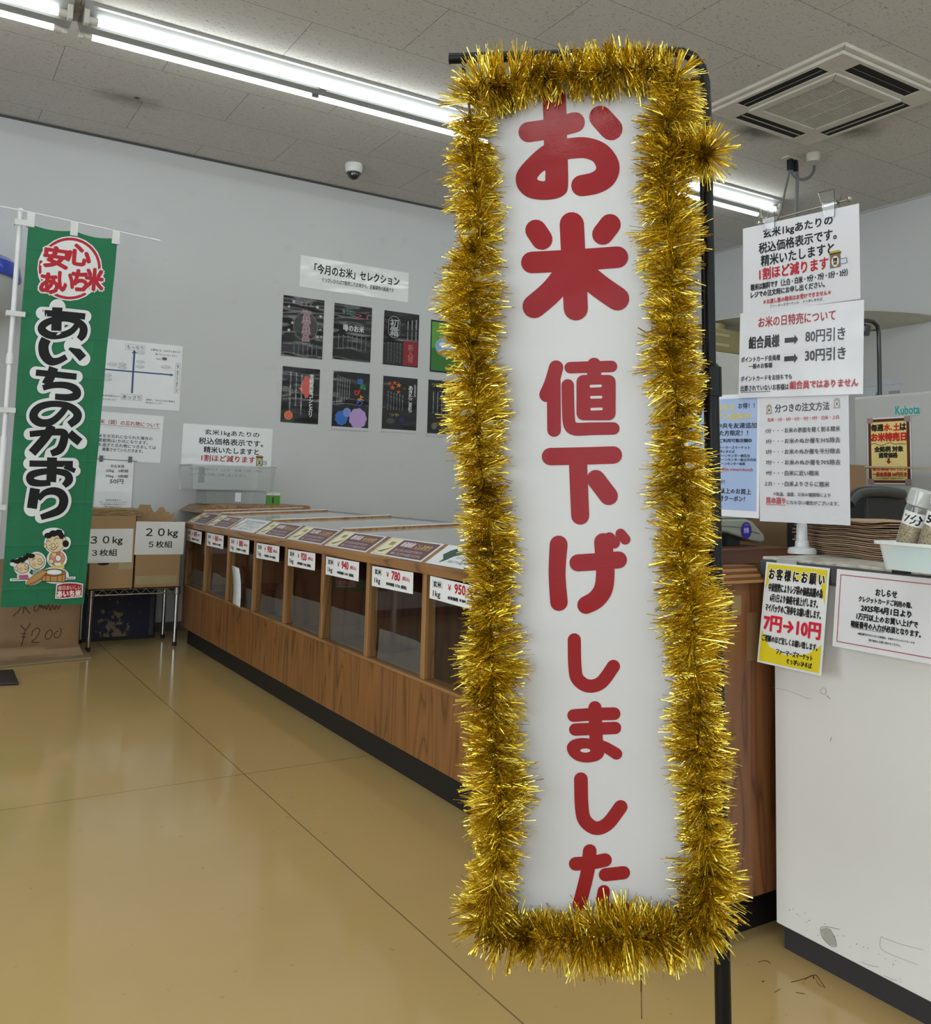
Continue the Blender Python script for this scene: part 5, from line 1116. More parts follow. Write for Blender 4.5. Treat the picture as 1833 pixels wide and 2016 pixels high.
# ------------------------------------------------------------------ kraft bag marked 200 yen on a board, left edge
bb0, bb1 = .40, .945
t = MB(); t.hexa([(.30, 5.32, 0), (.935, 5.40, 0), (.945, 5.80, 0), (.30, 5.80, 0), (.30, 5.32, .012), (.935, 5.40, .012), (.945, 5.80, .012), (.30, 5.80, .012)])
tag(t.build('floor_board', plain('board_card', '#8b7a5e', rough=.7), bevel=.003), 'thin brown board lying on the floor under the kraft sack', 'board')
t = thing('rice_sack', 'full brown paper sack with handwritten 200 yen, standing under the green flag', 'paper sack', (.62, 5.6, .0125))
m_sk = plain('sack_full', '#8f7353', rough=.6, var=.1, scale=5, bump=.25, bscale=9)
nu, nv = 28, 24; v = []; f = []
def sack(u, w):
    """u across 0..1 around the front, w up 0..1"""
    x = .36+.515*u; belly = .5+.5*math.sin(math.pi*min(1, max(0, .08+w*.86))); yb = 5.50-.045*math.sin(math.pi*u)**.6*belly
    fold = .016*math.exp(-((w-.10-.03*math.sin(5*u))/.035)**2) - .010*math.exp(-((w-.055)/.03)**2)+.008*math.exp(-((w-.42-.18*(u-.5))/.03)**2)*max(0, u-.45)*2
    fl_ = .03*max(0, (.12-w)/.12); return Vector((x+(u-.5)*2*fl_, yb+fold-.012*max(0, (.1-w)/.1), .0125+.52*w))
for j in range(nv+1):
    for i in range(nu+1): v.append(sack(i/nu, j/nv))
for j in range(nv):
    for i in range(nu): q = j*(nu+1)+i; f.append((q, q+1, q+nu+2, q+nu+1))
k0 = len(v); v += [Vector((p.x, 5.72+(5.50-p.y)*.8, p.z)) for p in v]
f += [tuple(reversed([q+k0 for q in g])) for g in list(f)]
rim_ = [i for i in range(nu+1)]+[(j)*(nu+1)+nu for j in range(1, nv+1)]+[nv*(nu+1)+i for i in range(nu-1, -1, -1)]+[j*(nu+1) for j in range(nv-1, 0, -1)]
for a, b_ in zip(rim_, rim_[1:]+rim_[:1]): f.append((a, b_, b_+k0, a+k0))
skb = MB().add(v, f).build('sack_body', m_sk, t, smooth=True)
psk = Plane((0, 5.452, 0), (1, 0, 0), (0, 0, 1)); ZB2 = zoom(0, 1180, 200/1833)
def skw(u, v_):
    uu = min(1, max(0, (u-.36)/.515)); ww = min(1, max(0, (v_-.0125)/.52)); return -(sack(uu, ww).y-5.452)+.0015
pk = Print(psk, ZB2, base=.0006, step=2e-5, warp=skw); MK = '#4a3622'
for pts in ([(375, 470), (420, 525), (455, 545)], [(540, 440), (500, 510), (455, 560), (430, 660), (390, 855)], [(390, 618), (480, 622)], [(390, 680), (465, 682)], [(575, 660), (590, 580), (650, 525), (705, 530), (715, 590), (650, 700), (575, 775), (700, 780)],
            [(900, 555), (840, 610), (820, 680), (850, 725), (910, 700), (945, 630), (935, 570), (900, 550)], [(1060, 575), (1000, 610), (980, 660), (1010, 700), (1060, 690), (1105, 630), (1110, 560), (1085, 535)],
            [(410, 80), (350, 190), (240, 305)], [(440, 90), (425, 180), (412, 258)], [(445, 110), (480, 190), (540, 255)], [(690, 60), (640, 110), (612, 180), (640, 215), (690, 180), (720, 90), (735, 150), (760, 110), (780, 170), (810, 110), (840, 180), (880, 90), (905, 200), (950, 110), (985, 190), (1020, 110), (1060, 170), (1110, 80)]):
    pk.stroke(pts, 13, MK, part='handwriting', gloss=False)
pk.finish(skb, Matrix.Translation(Vector((.62, 5.6, .0125))))

# ------------------------------------------------------------------ green flag on its white pole and black foot plate
t = thing('nobori_flag', 'green vertical shop flag with large black lettering on a white pole, left edge', 'flag', (.40, 5.05, 0))
YFL = 5.05; M_POLE = plain('flag_pole_white', '#e2e4e8', rough=.35, coat=.2)
pt = atY(42, 409, YFL); px0 = pt.x
MB().tube([(px0+.002, YFL+.02, .03), (px0, YFL+.02, 1.2)], .0165, 16).build('lower_pole', M_POLE, t, smooth=True)
MB().tube([(px0, YFL+.02, 1.2), (px0, YFL+.02, pt.z-.03)], .0125, 16).build('upper_pole', M_POLE, t, smooth=True)
zj = atY(15, 705, YFL).z
MB().lathe([(.0135, 0), (.018, .003), (.0185, .03), (.0175, .05), (.0135, .062)], (px0, YFL+.02, zj-.03), n=18).build('joint', M_POLE, t, smooth=True)
MB().lathe([(.013, 0), (.015, .003), (.0145, .02), (.0165, .024), (.0165, .034), (.012, .046), (0, .05)], (px0, YFL+.02, pt.z-.045), n=18).build('pole_cap', M_POLE, t, smooth=True)
rl, rr = atY(0, 407, YFL), atY(316, 474, YFL); rl = Vector((rl.x-.10, YFL, rl.z+.004))
rod = MB().tube([rl, Vector((px0, YFL, atY(42, 414, YFL).z)), rr], .0042, 8).build('cross_rod', M_POLE, t, smooth=True)
MB().tube([rr-(rr-rl).normalized()*.055, rr], .0062, 10).build('rod_tip', M_POLE, rod, smooth=True)
FX0, FX1, FZ0, FZ1 = .432, .866, .352, 2.30
def fwave(x, z): return (.2+.8*min(1, max(0, (z-.62)/.35)))*(.007*math.sin(z*7.0+x*3)+.006*math.sin(x*15+1.0+z*1.2)*max(.2, (2.3-z)*.45)+.004*math.sin(z*19+x*9))
def m_flag():
    k = N('flag_cloth'); o = k.coords(); c = k.n('ShaderNodeTexCoord'); sp = k.n('ShaderNodeSeparateXYZ'); k.l(c.outputs['Object'], sp.inputs[0])
    fz = k.math('FRACT', k.math('MULTIPLY', sp.outputs[2], 4.6)); fx = k.math('FRACT', k.math('MULTIPLY', sp.outputs[0], 5.2))
    ridge = lambda f: k.math('POWER', k.math('ABSOLUTE', k.math('SUBTRACT', k.math('MULTIPLY', f, 2), 1.0)), 14.0)
    h = k.math('ADD', k.math('ADD', k.math('MULTIPLY', ridge(fz), .5), k.math('MULTIPLY', ridge(fx), .3)), k.math('MULTIPLY', k.noise(k.coords((1, 1, 2.5)), 6, 4), .8))
    k.set(base=k.ramp(k.noise(o, 5, 3), [(.3, '#1d6a46'), (.7, '#20734c')]), rough=.55, spec=.3); k.bump(h, .35, .012); return k.m
v = []; f = []; nu, nv = 30, 120
for j in range(nv+1):
    for i in range(nu+1):
        u, w = i/nu, j/nv; fx1 = .818+(FX1+.004-.818)*w; x = FX0+(fx1-FX0)*u; sagz = -.016*math.sin(math.pi*(u*2 % 1))*(w > .985)
        z = FZ0+(FZ1-FZ0)*w+sagz+ (-.004*math.sin(u*9) if j == 0 else 0); v.append((x, YFL+fwave(x, z), z))
for j in range(nv):
    for i in range(nu): q = j*(nu+1)+i; f.append((q, q+1, q+nu+2, q+nu+1))
cl = MB().add(v, f).build('cloth', m_flag(), t, smooth=True)
M_LOOP = plain('loop_white', '#d5d8d6', rough=.6)
for (x0, y0, x1, y1, label) in ((54, 418, 67, 449, 0), (139, 436, 152, 466, 0), (221, 454, 234, 482, 0)):
    a, b_ = atY(x0, y0, YFL), atY(x1, y1, YFL); MB().box(a.x, b_.x, YFL-.012, YFL-.009+.018, b_.z, a.z).build('hanging_loop', M_LOOP, t)
for (x0, y0, x1, y1) in ((29, 431, 66, 448), (12, 611, 49, 625), (-10, 801, 30, 813), (-25, 993, 11, 1004)):
    a, b_ = atY(x0, y0, YFL), atY(x1, y1, YFL); MB().box(a.x, b_.x, YFL-.016, YFL-.0135+.002, b_.z, a.z).build('side_loop', M_LOOP, t)
    MB().box(a.x, a.x+.004, YFL-.014, YFL+.04, b_.z, a.z).build('side_loop', M_LOOP, t)
PFL = Plane((0, YFL, 0), (1, 0, 0), (0, 0, 1)); pf = Print(PFL, zoom(0, 400, 460/1833), base=.0022, step=3e-5, warp=lambda u, v_: -fwave(u, v_))
RED = '#b52a35'; WH_ = '#dfe3e4'; KB = '#191a1b'
ring = [(545+248*math.cos(2*math.pi*i/40), 515+246*math.sin(2*math.pi*i/40)) for i in range(40)]
def disc(cx, cy, rx, ry, col):
    for k in range(5):
        r0, r1 = k/5, (k+1)/5
        for i in range(24):
            a0, a1 = 2*math.pi*i/24, 2*math.pi*(i+1)/24
            pf.z -= pf.step; pf.poly([(cx+rx*r0*math.cos(a0), cy+ry*r0*math.sin(a0)), (cx+rx*r1*math.cos(a0), cy+ry*r1*math.sin(a0)), (cx+rx*r1*math.cos(a1), cy+ry*r1*math.sin(a1)), (cx+rx*r0*math.cos(a1), cy+ry*r0*math.sin(a1))][(1 if k == 0 else 0):], col, gloss=False)
    pf.z += pf.step
disc(545, 515, 254, 252, WH_)
pf.stroke([(545+232*math.cos(2*math.pi*i/24), 515+230*math.sin(2*math.pi*i/24)) for i in range(24)], 22, RED, closed=True, gloss=False)
for s, bx_, in (('安', (352, 335, 530, 520)), ('心', (530, 318, 700, 500)), ('あ', (322, 545, 450, 715)), ('い', (462, 540, 570, 700)), ('ち', (572, 520, 680, 695)), ('米', (675, 510, 800, 690))):
    pf.text(s, *bx_, WH_, .13, gloss=False)
for s, bx_, in (('安', (352, 335, 530, 520)), ('心', (530, 318, 700, 500)), ('あ', (322, 545, 450, 715)), ('い', (462, 540, 570, 700)), ('ち', (572, 520, 680, 695)), ('米', (675, 510, 800, 690))):
    pf.text(s, *bx_, RED, .055, gloss=False)
A_ = 480/460*1833/500*0+ (880-400)/(460/1833)   # zoom rows of the lower crop start this far down
L = lambda pts: [(x, y+A_) for x, y in pts]
BIG = [([(330, 860), (500, 872), (668, 890)], 44), ([(450, 818), (446, 900), (443, 1000)], 72), ([(612, 948), (560, 1005), (480, 1035), (390, 1035), (330, 995), (345, 950), (420, 915), (520, 905), (610, 930), (655, 975), (650, 1030), (622, 1066)], [40, 44, 48, 54, 58, 52, 44, 42, 46, 54, 56, 44]),
       ([(362, 1065), (340, 1120), (350, 1190), (395, 1240), (455, 1238), (520, 1205)], [70, 72, 72, 60, 46, 40]), ([(560, 1120), (605, 1165), (652, 1218)], 62),
       ([(280, 1330), (440, 1345), (600, 1362)], 44), ([(420, 1290), (395, 1360), (360, 1425)], 66), ([(335, 1450), (420, 1428), (520, 1430), (590, 1460), (600, 1505), (540, 1525), (430, 1518)], [40, 44, 48, 56, 58, 50, 42]),
       ([(520, 1595), (470, 1660), (400, 1715), (320, 1725), (265, 1690), (268, 1640), (320, 1595), (420, 1575), (530, 1590), (600, 1640), (600, 1690), (540, 1740)], [44, 46, 50, 56, 60, 58, 50, 44, 48, 58, 60, 50]),
       ([(232, 1812), (370, 1800), (490, 1800), (500, 1850), (470, 1930), (400, 1965)], [42, 44, 52, 58, 58, 44]), ([(400, 1745), (360, 1830), (250, 1960)], 62), ([(540, 1805), (580, 1840), (625, 1875)], 58),
       (L([(230, 130), (400, 132), (572, 134)]), 44), (L([(505, 150), (545, 168), (590, 188)]), 34), (L([(408, 82), (405, 180), (400, 275)]), 70), (L([(395, 280), (310, 285), (245, 270), (240, 225), (310, 198), (420, 190), (520, 210), (540, 260), (500, 305)]), [40, 46, 54, 54, 46, 42, 50, 58, 40]),
       (L([(275, 325), (262, 400), (250, 482)]), 70), (L([(300, 410), (350, 360), (420, 345), (480, 370), (500, 430), (460, 500), (320, 552)]), [36, 44, 54, 62, 64, 56, 40])]
BIG = [(p, [q*1.12 for q in w] if isinstance(w, list) else w*1.12) for p, w in BIG]
for pts, w in BIG: pf.stroke(pts, w, WH_, grow=24, gloss=False, part='lettering')
for pts, w in BIG: pf.stroke(pts, w, KB, cap='flat', gloss=False, part='lettering')
# family at a rice tub, and the red seal below
pf.zm = zoom(0, 1020, 200/1753); pf.step = 7e-5
SKN = '#dcc9a2'; OL = '#2a2018'
def both(fn):
    for g, c in ((24, WH_), (7, OL)): fn(g, c)
def blob(cx, cy, rx, ry, col, rot=0, out=True, n=26):
    if out: pf.ell(cx, cy, rx+7, ry+7, OL, rot, n, gloss=False)
    pf.ell(cx, cy, rx, ry, col, rot, n, gloss=False)
for (cx, cy, rx, ry, r) in ((945, 430, 185, 185, 0), (920, 260, 190, 95, 0), (1140, 430, 80, 110, .2), (980, 700, 175, 160, 0), (385, 850, 150, 140, 0), (370, 740, 210, 70, -.3), (630, 745, 165, 165, 0), (420, 1000, 130, 70, 0), (940, 985, 245, 145, 0), (630, 1030, 220, 90, -.52)): pf.ell(cx, cy, rx, ry, WH_, r, gloss=False)
pf.stroke([(190, 1062), (700, 1050), (1280, 1030)], 46, WH_, gloss=False); pf.stroke([(195, 1060), (700, 1050), (1275, 1032)], 10, OL, gloss=False)
blob(980, 690, 130, 120, '#c98f6a'); pf.poly([(900, 600), (1060, 590), (1110, 860), (890, 860)], '#d6c069', gloss=False); pf.poly([(955, 590), (1050, 585), (1040, 640), (965, 640)], '#c76a58', gloss=False)
blob(945, 440, 150, 145, SKN); blob(775, 480, 22, 34, SKN); blob(1110, 375, 24, 40, SKN)
for (x, y, rx, ry) in ((830, 300, 70, 50), (920, 265, 75, 55), (1010, 250, 65, 55), (1055, 300, 45, 60), (1130, 440, 55, 60)): pf.ell(x, y, rx, ry, '#161412', gloss=False)
pf.poly([(1050, 250), (1065, 195), (1085, 290)], '#161412', gloss=False)
for pts in ([(810, 400), (835, 388), (862, 405)], [(930, 385), (965, 345), (1015, 350)], [(860, 520), (930, 545), (1000, 480)]): pf.stroke(pts, 9, OL, gloss=False)
blob(912, 472, 32, 34, SKN)
for (x, y) in ((848, 465), (980, 435)): pf.ell(x, y, 8, 9, OL, gloss=False)
blob(1000, 690, 45, 50, WH_); blob(880, 745, 40, 36, SKN); pf.poly([(930, 770), (1060, 770), (1035, 815), (955, 815)], WH_, gloss=False)
blob(630, 745, 128, 128, SKN); blob(385, 855, 105, 92, SKN); blob(275, 870, 24, 30, SKN)
for (x, y, rx, ry) in ((290, 745, 60, 40), (370, 715, 70, 45), (440, 680, 50, 40), (540, 650, 60, 40), (215, 735, 34, 30), (470, 625, 20, 30)): pf.ell(x, y, rx, ry, '#161412', gloss=False)
for (cx, cy) in ((455, 815), (680, 725)): blob(cx, cy, 26, 24, SKN)
for pts in ([(360, 790), (385, 765), (410, 785)], [(545, 730), (570, 700), (605, 700)], [(420, 870), (460, 880), (490, 850)], [(650, 790), (700, 795), (735, 750)]): pf.stroke(pts, 9, OL, gloss=False)
for (x, y) in ((350, 880), (580, 800)): pf.ell(x, y, 34, 34, '#d5a884', gloss=False)
pf.poly([(320, 980), (480, 975), (490, 1045), (330, 1050)], '#b05a7c', gloss=False); pf.poly([(560, 890), (690, 880), (700, 930), (560, 985)], '#8fa0a2', gloss=False)
TUB = '#bd8b52'
pf.poly([(700, 960), (1130, 960), (1120, 1105), (715, 1090)], OL, gloss=False); pf.poly([(712, 965), (1118, 965), (1110, 1095), (725, 1080)], TUB, gloss=False)
blob(920, 935, 205, 60, '#8d6a3c'); pf.ell(930, 930, 130, 42, '#e6e8ea', gloss=False)
for x in (785, 865, 985, 1070): pf.stroke([(x, 985), (x-2, 1095)], 8, OL, gloss=False)
blob(625, 1030, 205, 62, TUB, -.60); pf.stroke([(470, 1150), (640, 1075), (800, 945)], 9, OL, gloss=False)
pf.poly([(965, 1135), (1080, 1108), (1190, 1102), (1310, 1108), (1430, 1130), (1418, 1360), (1080, 1390), (945, 1385)], WH_, gloss=False)
pf.z += .0012
pf.poly([(985, 1155), (1085, 1128), (1190, 1120), (1305, 1126), (1412, 1148), (1400, 1342), (1080, 1370), (965, 1365)], '#a3242c', gloss=False)
pf.z += .0012
pf.text('毎日おいしい', 1000, 1165, 1395, 1225, '#dcc5c2', .03, gloss=False); pf.text('あいち米', 985, 1250, 1385, 1345, '#ead9d4', .06, gloss=False)
pf.finish(cl, Matrix.Translation(Vector((.40, 5.05, 0))))
MB().hexa([(.30, 4.93, 0), (.521, 4.875, 0), (.527, 5.215, 0), (.30, 5.25, 0), (.30, 4.93, .014), (.521, 4.875, .014), (.527, 5.215, .014), (.30, 5.25, .014)]).build('foot_plate', plain('plate_black', '#1f1e21', rough=.5), t, bevel=.006)
MB().tube([(px0+.002, YFL+.02, .012), (px0+.002, YFL+.02, .09)], .022, 14).build('foot_socket', MATS['plate_black'], t, smooth=True)

# ------------------------------------------------------------------ round white drum with a blue rim, top left edge
YD = 5.75; Rr = .30; ex = atY(43, 552, YD).x; cxd = ex-Rr
zA, zB, zC, zD = atY(25, 532, YD).z, atY(42, 556, YD).z, atY(25, 556, YD-.1).z, atY(20, 630, YD).z
t = thing('round_wall_sign', 'round white wall drum with bright blue rim behind the flag pole, left edge', 'wall drum', (cxd, YD, zD))
top = atY(2, 502, YD-Rr*.9).z
MB().lathe([(.0, zA+.075), (Rr*.5, zA+.07), (Rr*.8, zA+.045), (Rr*.95, zA+.01), (Rr, zB), (Rr-.004, zB-.008), (Rr*.93, zB-.008)], (cxd, YD, 0), n=64).build('blue_rim', plain('rim_blue', '#3350cf', rough=.3, coat=.5), t, smooth=True)
MB().lathe([(Rr*.935, zB-.004), (Rr*.94, zB-.02), (Rr*.90, zD+.12), (Rr*.83, zD+.05), (Rr*.74, zD+.005), (Rr*.70, zD), (0, zD)], (cxd, YD, 0), n=64).build('drum_body', plain('drum_white', '#c9cccf', rough=.35, coat=.2), t, smooth=True)
MB().box(cxd-.05, cxd+.05, YD+.2, YW, zD+.05, zD+.2).build('wall_bracket', M_ALU, t)

# ------------------------------------------------------------------ the banner in front: black stand, three laminated sheets, gold tinsel
HB = Vector((.770, -.638, 0)).normalized(); PBN = Plane(EYE+ray(1150, 1000)*1.38, HB, (0, 0, 1))
def onB(x, y, n=0.0):
    u, v = PBN.uv(x, y); return PBN.at(u, v, n)
foot = onB(1428, 2016, -.02); topp = onB(1393, 215, -.02); dirp = (foot-topp).normalized(); ground = foot+dirp*((.02-foot.z)/dirp.z)
t = thing('banner_stand', 'black bent-pole banner stand at the right of the gold-trimmed banner', 'banner stand', (ground.x, ground.y, 0))
M_BS = plain('stand_black', '#050506', rough=.38, coat=.05, var=.03, spec=.25)
jz = onB(1402, 745, -.02)
arc = [tuple(onB(x, y, -.02)) for x, y in ((1402, 720), (1398, 450), (1394.5, 260), (1393, 190), (1391, 150), (1384, 122), (1369, 101), (1346, 91), (1320, 89.5), (1240, 92), (1100, 97), (960, 101.5), (882, 104))]
MB().tube(arc, .0088, 18).build('upper_pole', M_BS, t, smooth=True)
MB().tube([tuple(onB(882.5, 104, -.02)), tuple(onB(881, 104, -.02))], .0096, 18).build('end_plug', plain('plug_black', '#1d1e20', rough=.5), t)
MB().tube([tuple(onB(1403, 735, -.02)), tuple(foot), tuple(ground)], .0118, 18).build('lower_pole', M_BS, t, smooth=True)
MB().tube([tuple(onB(1409.5, 160, -.02)), tuple(onB(1410, 165, -.02))], .001, 6) 
# slim second rail welded behind the upper pole
MB().tube([tuple(onB(1386, 190, -.026)), tuple(onB(1394, 720, -.026))], .0055, 12).build('rail', M_BS, t, smooth=True)
cl0, cl1 = onB(1404, 720, -.02), onB(1405, 778, -.02)
MB().tube([tuple(onB(1403, 713, -.02)), tuple(onB(1403.5, 724, -.02)), tuple(cl0), tuple(cl1)], [.010, .0145, .0155, .0155], 18).build('clamp', M_BS, t, smooth=True)
cb = MB(); 
cb.prism([PBN.uv(x, y) for x, y in ((1376, 736), (1386, 722), (1402, 718), (1402, 778), (1378, 786), (1376, 776))], -.032, -.010, lambda u, v, d: PBN.at(u, v, d)); cb.build('clamp_block', M_BS, t, bevel=.002)
lv = MB(); lv.prism([PBN.uv(x, y) for x, y in ((1378, 776), (1393, 776), (1384, 815), (1374, 815))], -.028, -.014, lambda u, v, d: PBN.at(u, v, d)); lv.build('lever', M_BS, t, bevel=.002)
hk = [tuple(onB(x, y, -.016)) for x, y in ((909.5, 112), (911, 140), (912.5, 155), (917, 163), (928, 166), (1050, 163), (1200, 157), (1330, 148), (1392, 145))]
MB().tube(hk, .0032, 10).build('hanging_rod', M_BS, t, smooth=True)
kn = MB(); kn.prism([PBN.uv(x, y) for x, y in ((955, 128), (976, 126), (975, 148), (957, 150))], -.03, -.008, lambda u, v, d: PBN.at(u, v, d)); kn.build('knob', M_BS, t, bevel=.003)
bs = MB(); bs.box(ground.x-.20, ground.x+.20, ground.y-.20, ground.y+.20, 0, .022); bs.build('base_plate', M_BS, t, bevel=.008)

# sheets and lettering
t = thing('banner', 'tall white laminated banner with red rice price-cut lettering, framed in gold tinsel', 'banner', tuple(onB(1150, 1000)))
M_BAN = laminate('banner_film', '#bcbcbd', wave=.6, peel=.10, rough=.4, scale=4, coat=.7, dist=.02)
SH = [[(958, 150), (1322, 130), (1335, 696), (968, 713)], [(968, 709), (1335, 692), (1369, 1243), (985, 1246)], [(985, 1241.5), (1369, 1238.5), (1400, 1829), (1003, 1836)]]
mwB = PBN.matrix(0, 0, 0); locT = Vector(t.location)
L_ = []
def px_rounded(pr, x0, y0, x1, y1, r, col):
    p = []
    for (cx, cy, a0) in ((x1-r, y0+r, -90), (x1-r, y1-r, 0), (x0+r, y1-r, 90), (x0+r, y0+r, 180)):
        for i in range(7): a = math.radians(a0+15*i); p.append((cx+r*math.cos(a), cy+r*math.sin(a)))
    pr.poly(p, col, part='lettering')
CR = '#860b13'
Z2, Z4, Z5 = zoom(860, 60, 600/1833), zoom(900, 640, 560/1821), zoom(880, 1220, 600/1520)
JOBS = [(0, Z2, [([(552, 612), (680, 592), (830, 553)], 122), ([(706, 400), (712, 560), (715, 800), (712, 900)], 140), ([(740, 722), (820, 708), (905, 708), (985, 742), (1028, 815), (1010, 880), (950, 918), (872, 934)], [122, 126, 126, 130, 140, 138, 132, 128]), ([(985, 522), (1048, 592)], 138),
                   ([(596, 1202), (632, 1256)], 128), ([(1042, 1168), (998, 1226)], 128), ([(812, 1166), (836, 1672)], 146), ([(572, 1396), (830, 1382), (1086, 1364)], 130), ([(770, 1470), (690, 1570), (586, 1660)], 142), ([(890, 1465), (980, 1540), (1086, 1614)], 142)]),
        (1, Z4, [([(634, 272), (606, 370), (574, 446)], [92, 94, 96]), ([(618, 340), (621, 672)], 88), ([(724, 273), (988, 265)], 74), ([(877, 254), (877, 350)], 90), ([(708, 386), (712, 560), (722, 640), (760, 666), (860, 664), (1000, 662)], [80, 80, 82, 84, 82, 80]),
                   ([(598, 842), (800, 838), (1000, 832)], 112), ([(774, 880), (780, 1040), (788, 1220)], 116), ([(888, 986), (970, 1094)], 118),
                   ([(650, 1404), (640, 1590), (652, 1774)], [114, 108, 112]), ([(774, 1522), (900, 1514), (1032, 1503)], 110), ([(936, 1390), (944, 1500), (948, 1600), (935, 1690), (890, 1755), (826, 1792)], [118, 118, 118, 120, 118, 114]), ([(975, 1362), (1006, 1394)], 72), ([(1046, 1336), (1076, 1372)], 66)]),
        (2, Z5, [([(635, 100), (638, 230), (652, 295), (705, 330), (770, 312), (830, 232)], 66), ([(632, 477), (740, 470), (833, 468)], 64), ([(640, 547), (838, 539)], 62), ([(738, 438), (742, 540), (745, 620)], 66), ([(735, 618), (785, 632), (845, 668)], [50, 54, 58]),
                   ([(668, 794), (672, 930), (688, 1000), (742, 1038), (802, 1015), (866, 932)], 68), ([(642, 1216), (720, 1210), (788, 1197)], 68), ([(712, 1152), (700, 1260), (660, 1420)], 68), ([(790, 1270), (880, 1260)], 66), ([(782, 1352), (778, 1410), (815, 1445), (905, 1440)], 62)])]
for k, zz, strokes in JOBS:
    q = [PBN.uv(*c) for c in SH[k]]; mb = MB(); n_ = .0004*k
    mb.add([PBN.at(u, v, n_-.0008) for u, v in q]+[PBN.at(u, v, n_) for u, v in q], [(3, 2, 1, 0), (4, 5, 6, 7), (0, 1, 5, 4), (1, 2, 6, 5), (2, 3, 7, 6), (3, 0, 4, 7)])
    sh_ = mb.build('laminated_sheet', M_BAN, t)
    pr = Print(PBN, zz, base=.0004*k+.0005, step=3e-5)
    for pts, w in strokes: pr.stroke(pts, w, CR, part='lettering')
    if k == 0:
        pr.poly(smooth_path([(690, 672), (630, 700), (555, 765), (492, 838), (475, 895), (492, 955), (545, 1002), (625, 1019), (715, 1012), (770, 985), (789, 935), (788, 800), (785, 690)], 6), CR, part='lettering')
        pr.poly(smooth_path([(605, 896), (610, 880), (632, 856), (652, 845), (652, 880), (650, 905), (625, 906)], 4, True), '#bcbcbd', part='lettering')
    if k == 2:
        pr.poly(smooth_path([(598, 640), (606, 615), (630, 597), (670, 589), (715, 592), (760, 598), (782, 612), (786, 650), (778, 680), (755, 700), (720, 709), (680, 710), (640, 698), (610, 672)], 5, True), CR, part='lettering')
        pr.ell(690, 651, 25, 10, '#bcbcbd', part='lettering')
    if k == 1:
        px_rounded(pr, 764, 320, 1014, 610, 46, CR)
        for (a, b) in (((857, 392), (918, 390)), ((860, 463), (921, 462)), ((862, 539), (924, 537))): pr.stroke([a, b], 17, '#bcbcbd', part='lettering')
    pr.finish(sh_, Matrix.Translation(locT))
ey = MB().lathe([(.004, 0), (.0075, 0), (.0075, .0012), (.004, .0012)], onB(1346, 1492, .0008), PBN.N, 20).build('eyelet', plain('eyelet_white', '#cfd2d4', rough=.3), t, smooth=True)

# tinsel
TP = [(926, 212), (938, 194), (962, 180), (1000, 170), (1045, 163), (1089, 160), (1187, 148), (1285, 146), (1330, 160), (1330, 195), (1318, 230), (1314, 275), (1304, 345), (1312, 420), (1318, 502), (1321, 600), (1317, 702), (1329, 794), (1339, 917), (1343, 1009), (1341, 1101), (1360, 1193), (1364, 1299), (1369, 1417), (1379, 1536), (1385, 1654), (1391, 1733), (1385, 1795), (1356, 1822), (1280, 1828), (1196, 1830), (1120, 1834), (1050, 1836), (985, 1832), (955, 1805), (968, 1750), (986, 1654), (984, 1536), (973, 1417), (972, 1299), (968, 1193), (969, 1070), (955, 947), (944, 855), (938, 763), (934, 700), (931, 567), (948, 469), (934, 355), (935, 275), (928, 238)]
rt = random.Random(21)
def path3(pts, n=.020):
    """Evenly spaced points (1 mm) along the garland."""
    sm = smooth_path([tuple(PBN.uv(*p)) for p in pts], 24); P = [PBN.at(u, v, n+.006*math.sin(.9*i/24)) for i, (u, v) in enumerate(sm)]
    out = [P[0]]; acc = 0
    for a, b in zip(P, P[1:]):
        d = (b-a).length; s = 0
        while acc+d-s >= .001:
            s += .001-acc; acc = 0; out.append(a+(b-a)*(s/d))
        acc += d-s
    return out
PATH = path3(TP)
class Fringe:
    def __init__(s): s.v = []; s.f = []
    def strip(s, p, d, ln, w, roll, droop):
        d = d.normalized(); side = d.cross(Vector((rt.gauss(0, 1), rt.gauss(0, 1), rt.gauss(0, 1)))).normalized(); b = len(s.v); q = p
        nrm = d.cross(side)
        for i in range(4):
            u = i/3; c = p+d*(ln*u)+nrm*(droop*u*u*ln)+Vector((0, 0, -.03*u*u*ln)); sd = (side*math.cos(roll*u)+nrm*math.sin(roll*u))*w*.5
            s.v += [c-sd, c+sd]
        for i in range(3): s.f.append((b+2*i, b+2*i+1, b+2*i+3, b+2*i+2))
FR = Fringe()
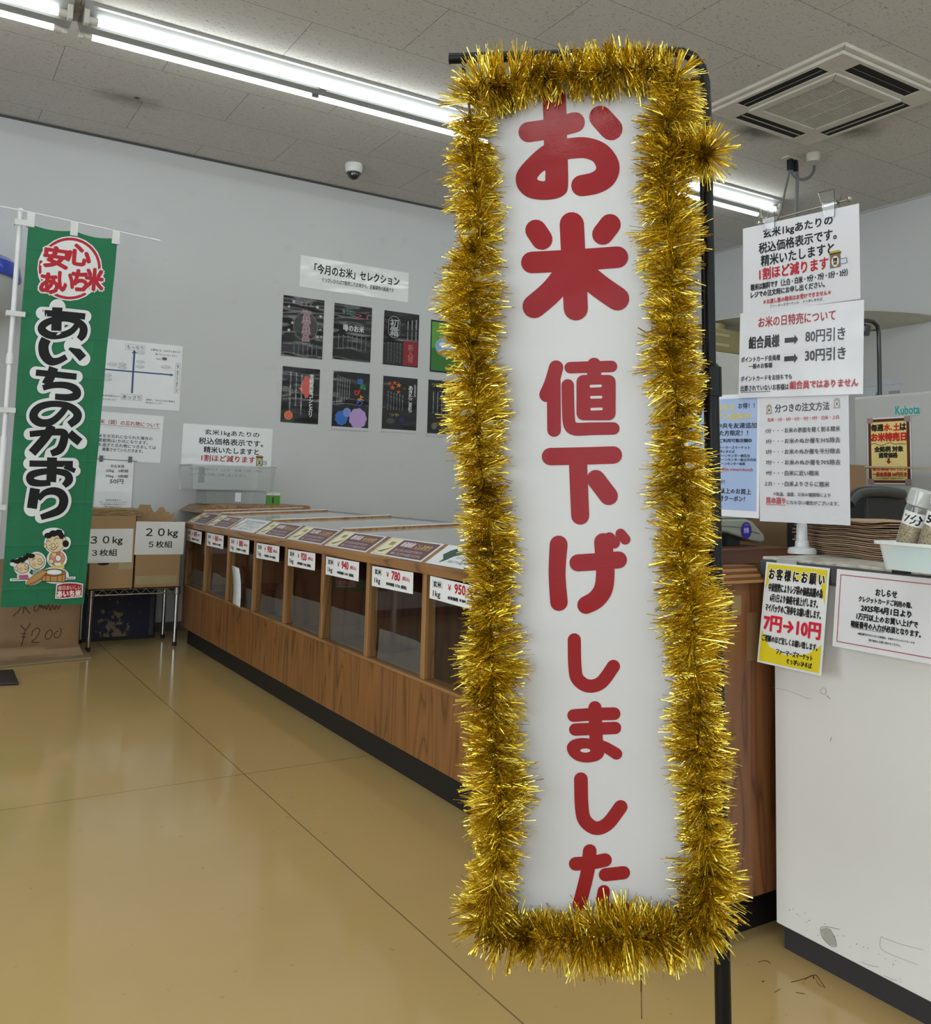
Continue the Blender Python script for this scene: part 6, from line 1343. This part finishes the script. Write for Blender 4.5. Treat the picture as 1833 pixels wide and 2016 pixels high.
def brush(P, lo, hi, per_mm, base=.046, keep=None):
    m = len(P)
    for i in range(0, m, 1):
        a, b = P[max(0, i-4)], P[min(m-1, i+4)]; tan = (b-a).normalized(); e1 = (PBN.N-tan*PBN.N.dot(tan)).normalized(); e2 = tan.cross(e1)
        if i % 2 == 0:
            for _ in range(3):
                ang = rt.uniform(0, 2*math.pi); lean_ = rt.gauss(.0, .30)+.18*math.sin(i*.021+ang*1.0); L0 = base*rt.uniform(.78, 1.12)*(1+.14*math.sin(i*.033)+.08*math.sin(i*.011+2))
                for k in range(per_mm):
                    an = ang+rt.gauss(0, .13); d = e1*math.cos(an)+e2*math.sin(an)+tan*(lean_+rt.gauss(0, .10))
                    if d.dot(PBN.N) < -.55: d = d-PBN.N*(d.dot(PBN.N)+.3)
                    w = .0009 if rt.random() < .70 else (.0015 if rt.random() < .88 else .0028)
                    FR.strip(P[i]+tan*rt.gauss(0, .0012)+e1*rt.gauss(0, .002)+e2*rt.gauss(0, .002), d, L0*rt.uniform(.72, 1.05), w, rt.gauss(0, .9), rt.gauss(0, .045))
brush(PATH, 0, 1, 9, .052)
# rosette end at the upper right
RC = onB(1384, 316, .03)
for _ in range(520):
    d = Vector((rt.gauss(0, 1), rt.gauss(0, 1), rt.gauss(0, 1))).normalized(); d = d+PBN.N*.25
    FR.strip(RC+d*.002, d, .05*rt.uniform(.7, 1.1), .0008 if rt.random() < .7 else .0016, rt.gauss(0, .8), rt.gauss(0, .08))
brush(path3([(1318, 330), (1345, 312), (1384, 316)], .026), 0, 1, 8, .04)
def m_gold():
    k = N('gold_foil'); g = k.n('ShaderNodeNewGeometry')
    rnd_ = g.outputs['Random Per Island']
    k.set(base=k.ramp(rnd_, [(0.0, '#c6a52e'), (.5, '#e2cb4e'), (1.0, '#f2e377')]), metal=1.0, rough=.19); return k.m
t = thing('tinsel_garland', 'thick gold tinsel garland wound round the edges of the white banner', 'tinsel garland', tuple(onB(1150, 1000)))
core = MB(); core.tube(PATH[::12]+[PATH[0]], .0022, 6); core.tube(path3([(1318, 330), (1345, 312), (1384, 316)], .026)[::10], .0022, 6); core.build('core_wire', plain('tinsel_core', '#4a360c', rough=.6), t)
fm = MB(); fm.v = [tuple(v) for v in FR.v]; fm.f = FR.f; fm.mi = [0]*len(FR.f); fr = fm.build('foil_fringe', m_gold(), t); fr['kind'] = 'stuff'
th_ = MB(); th_.tube([tuple(onB(1261, 1860, .02)), tuple(onB(1261, 1935, .021)), tuple(onB(1262, 1990, .02))], .0007, 5); th_.tube([tuple(onB(1261, 1885, .02)), tuple(onB(1261, 1938, .02))], .0012, 5); th_.build('loose_thread', MATS['tinsel_core'], t)
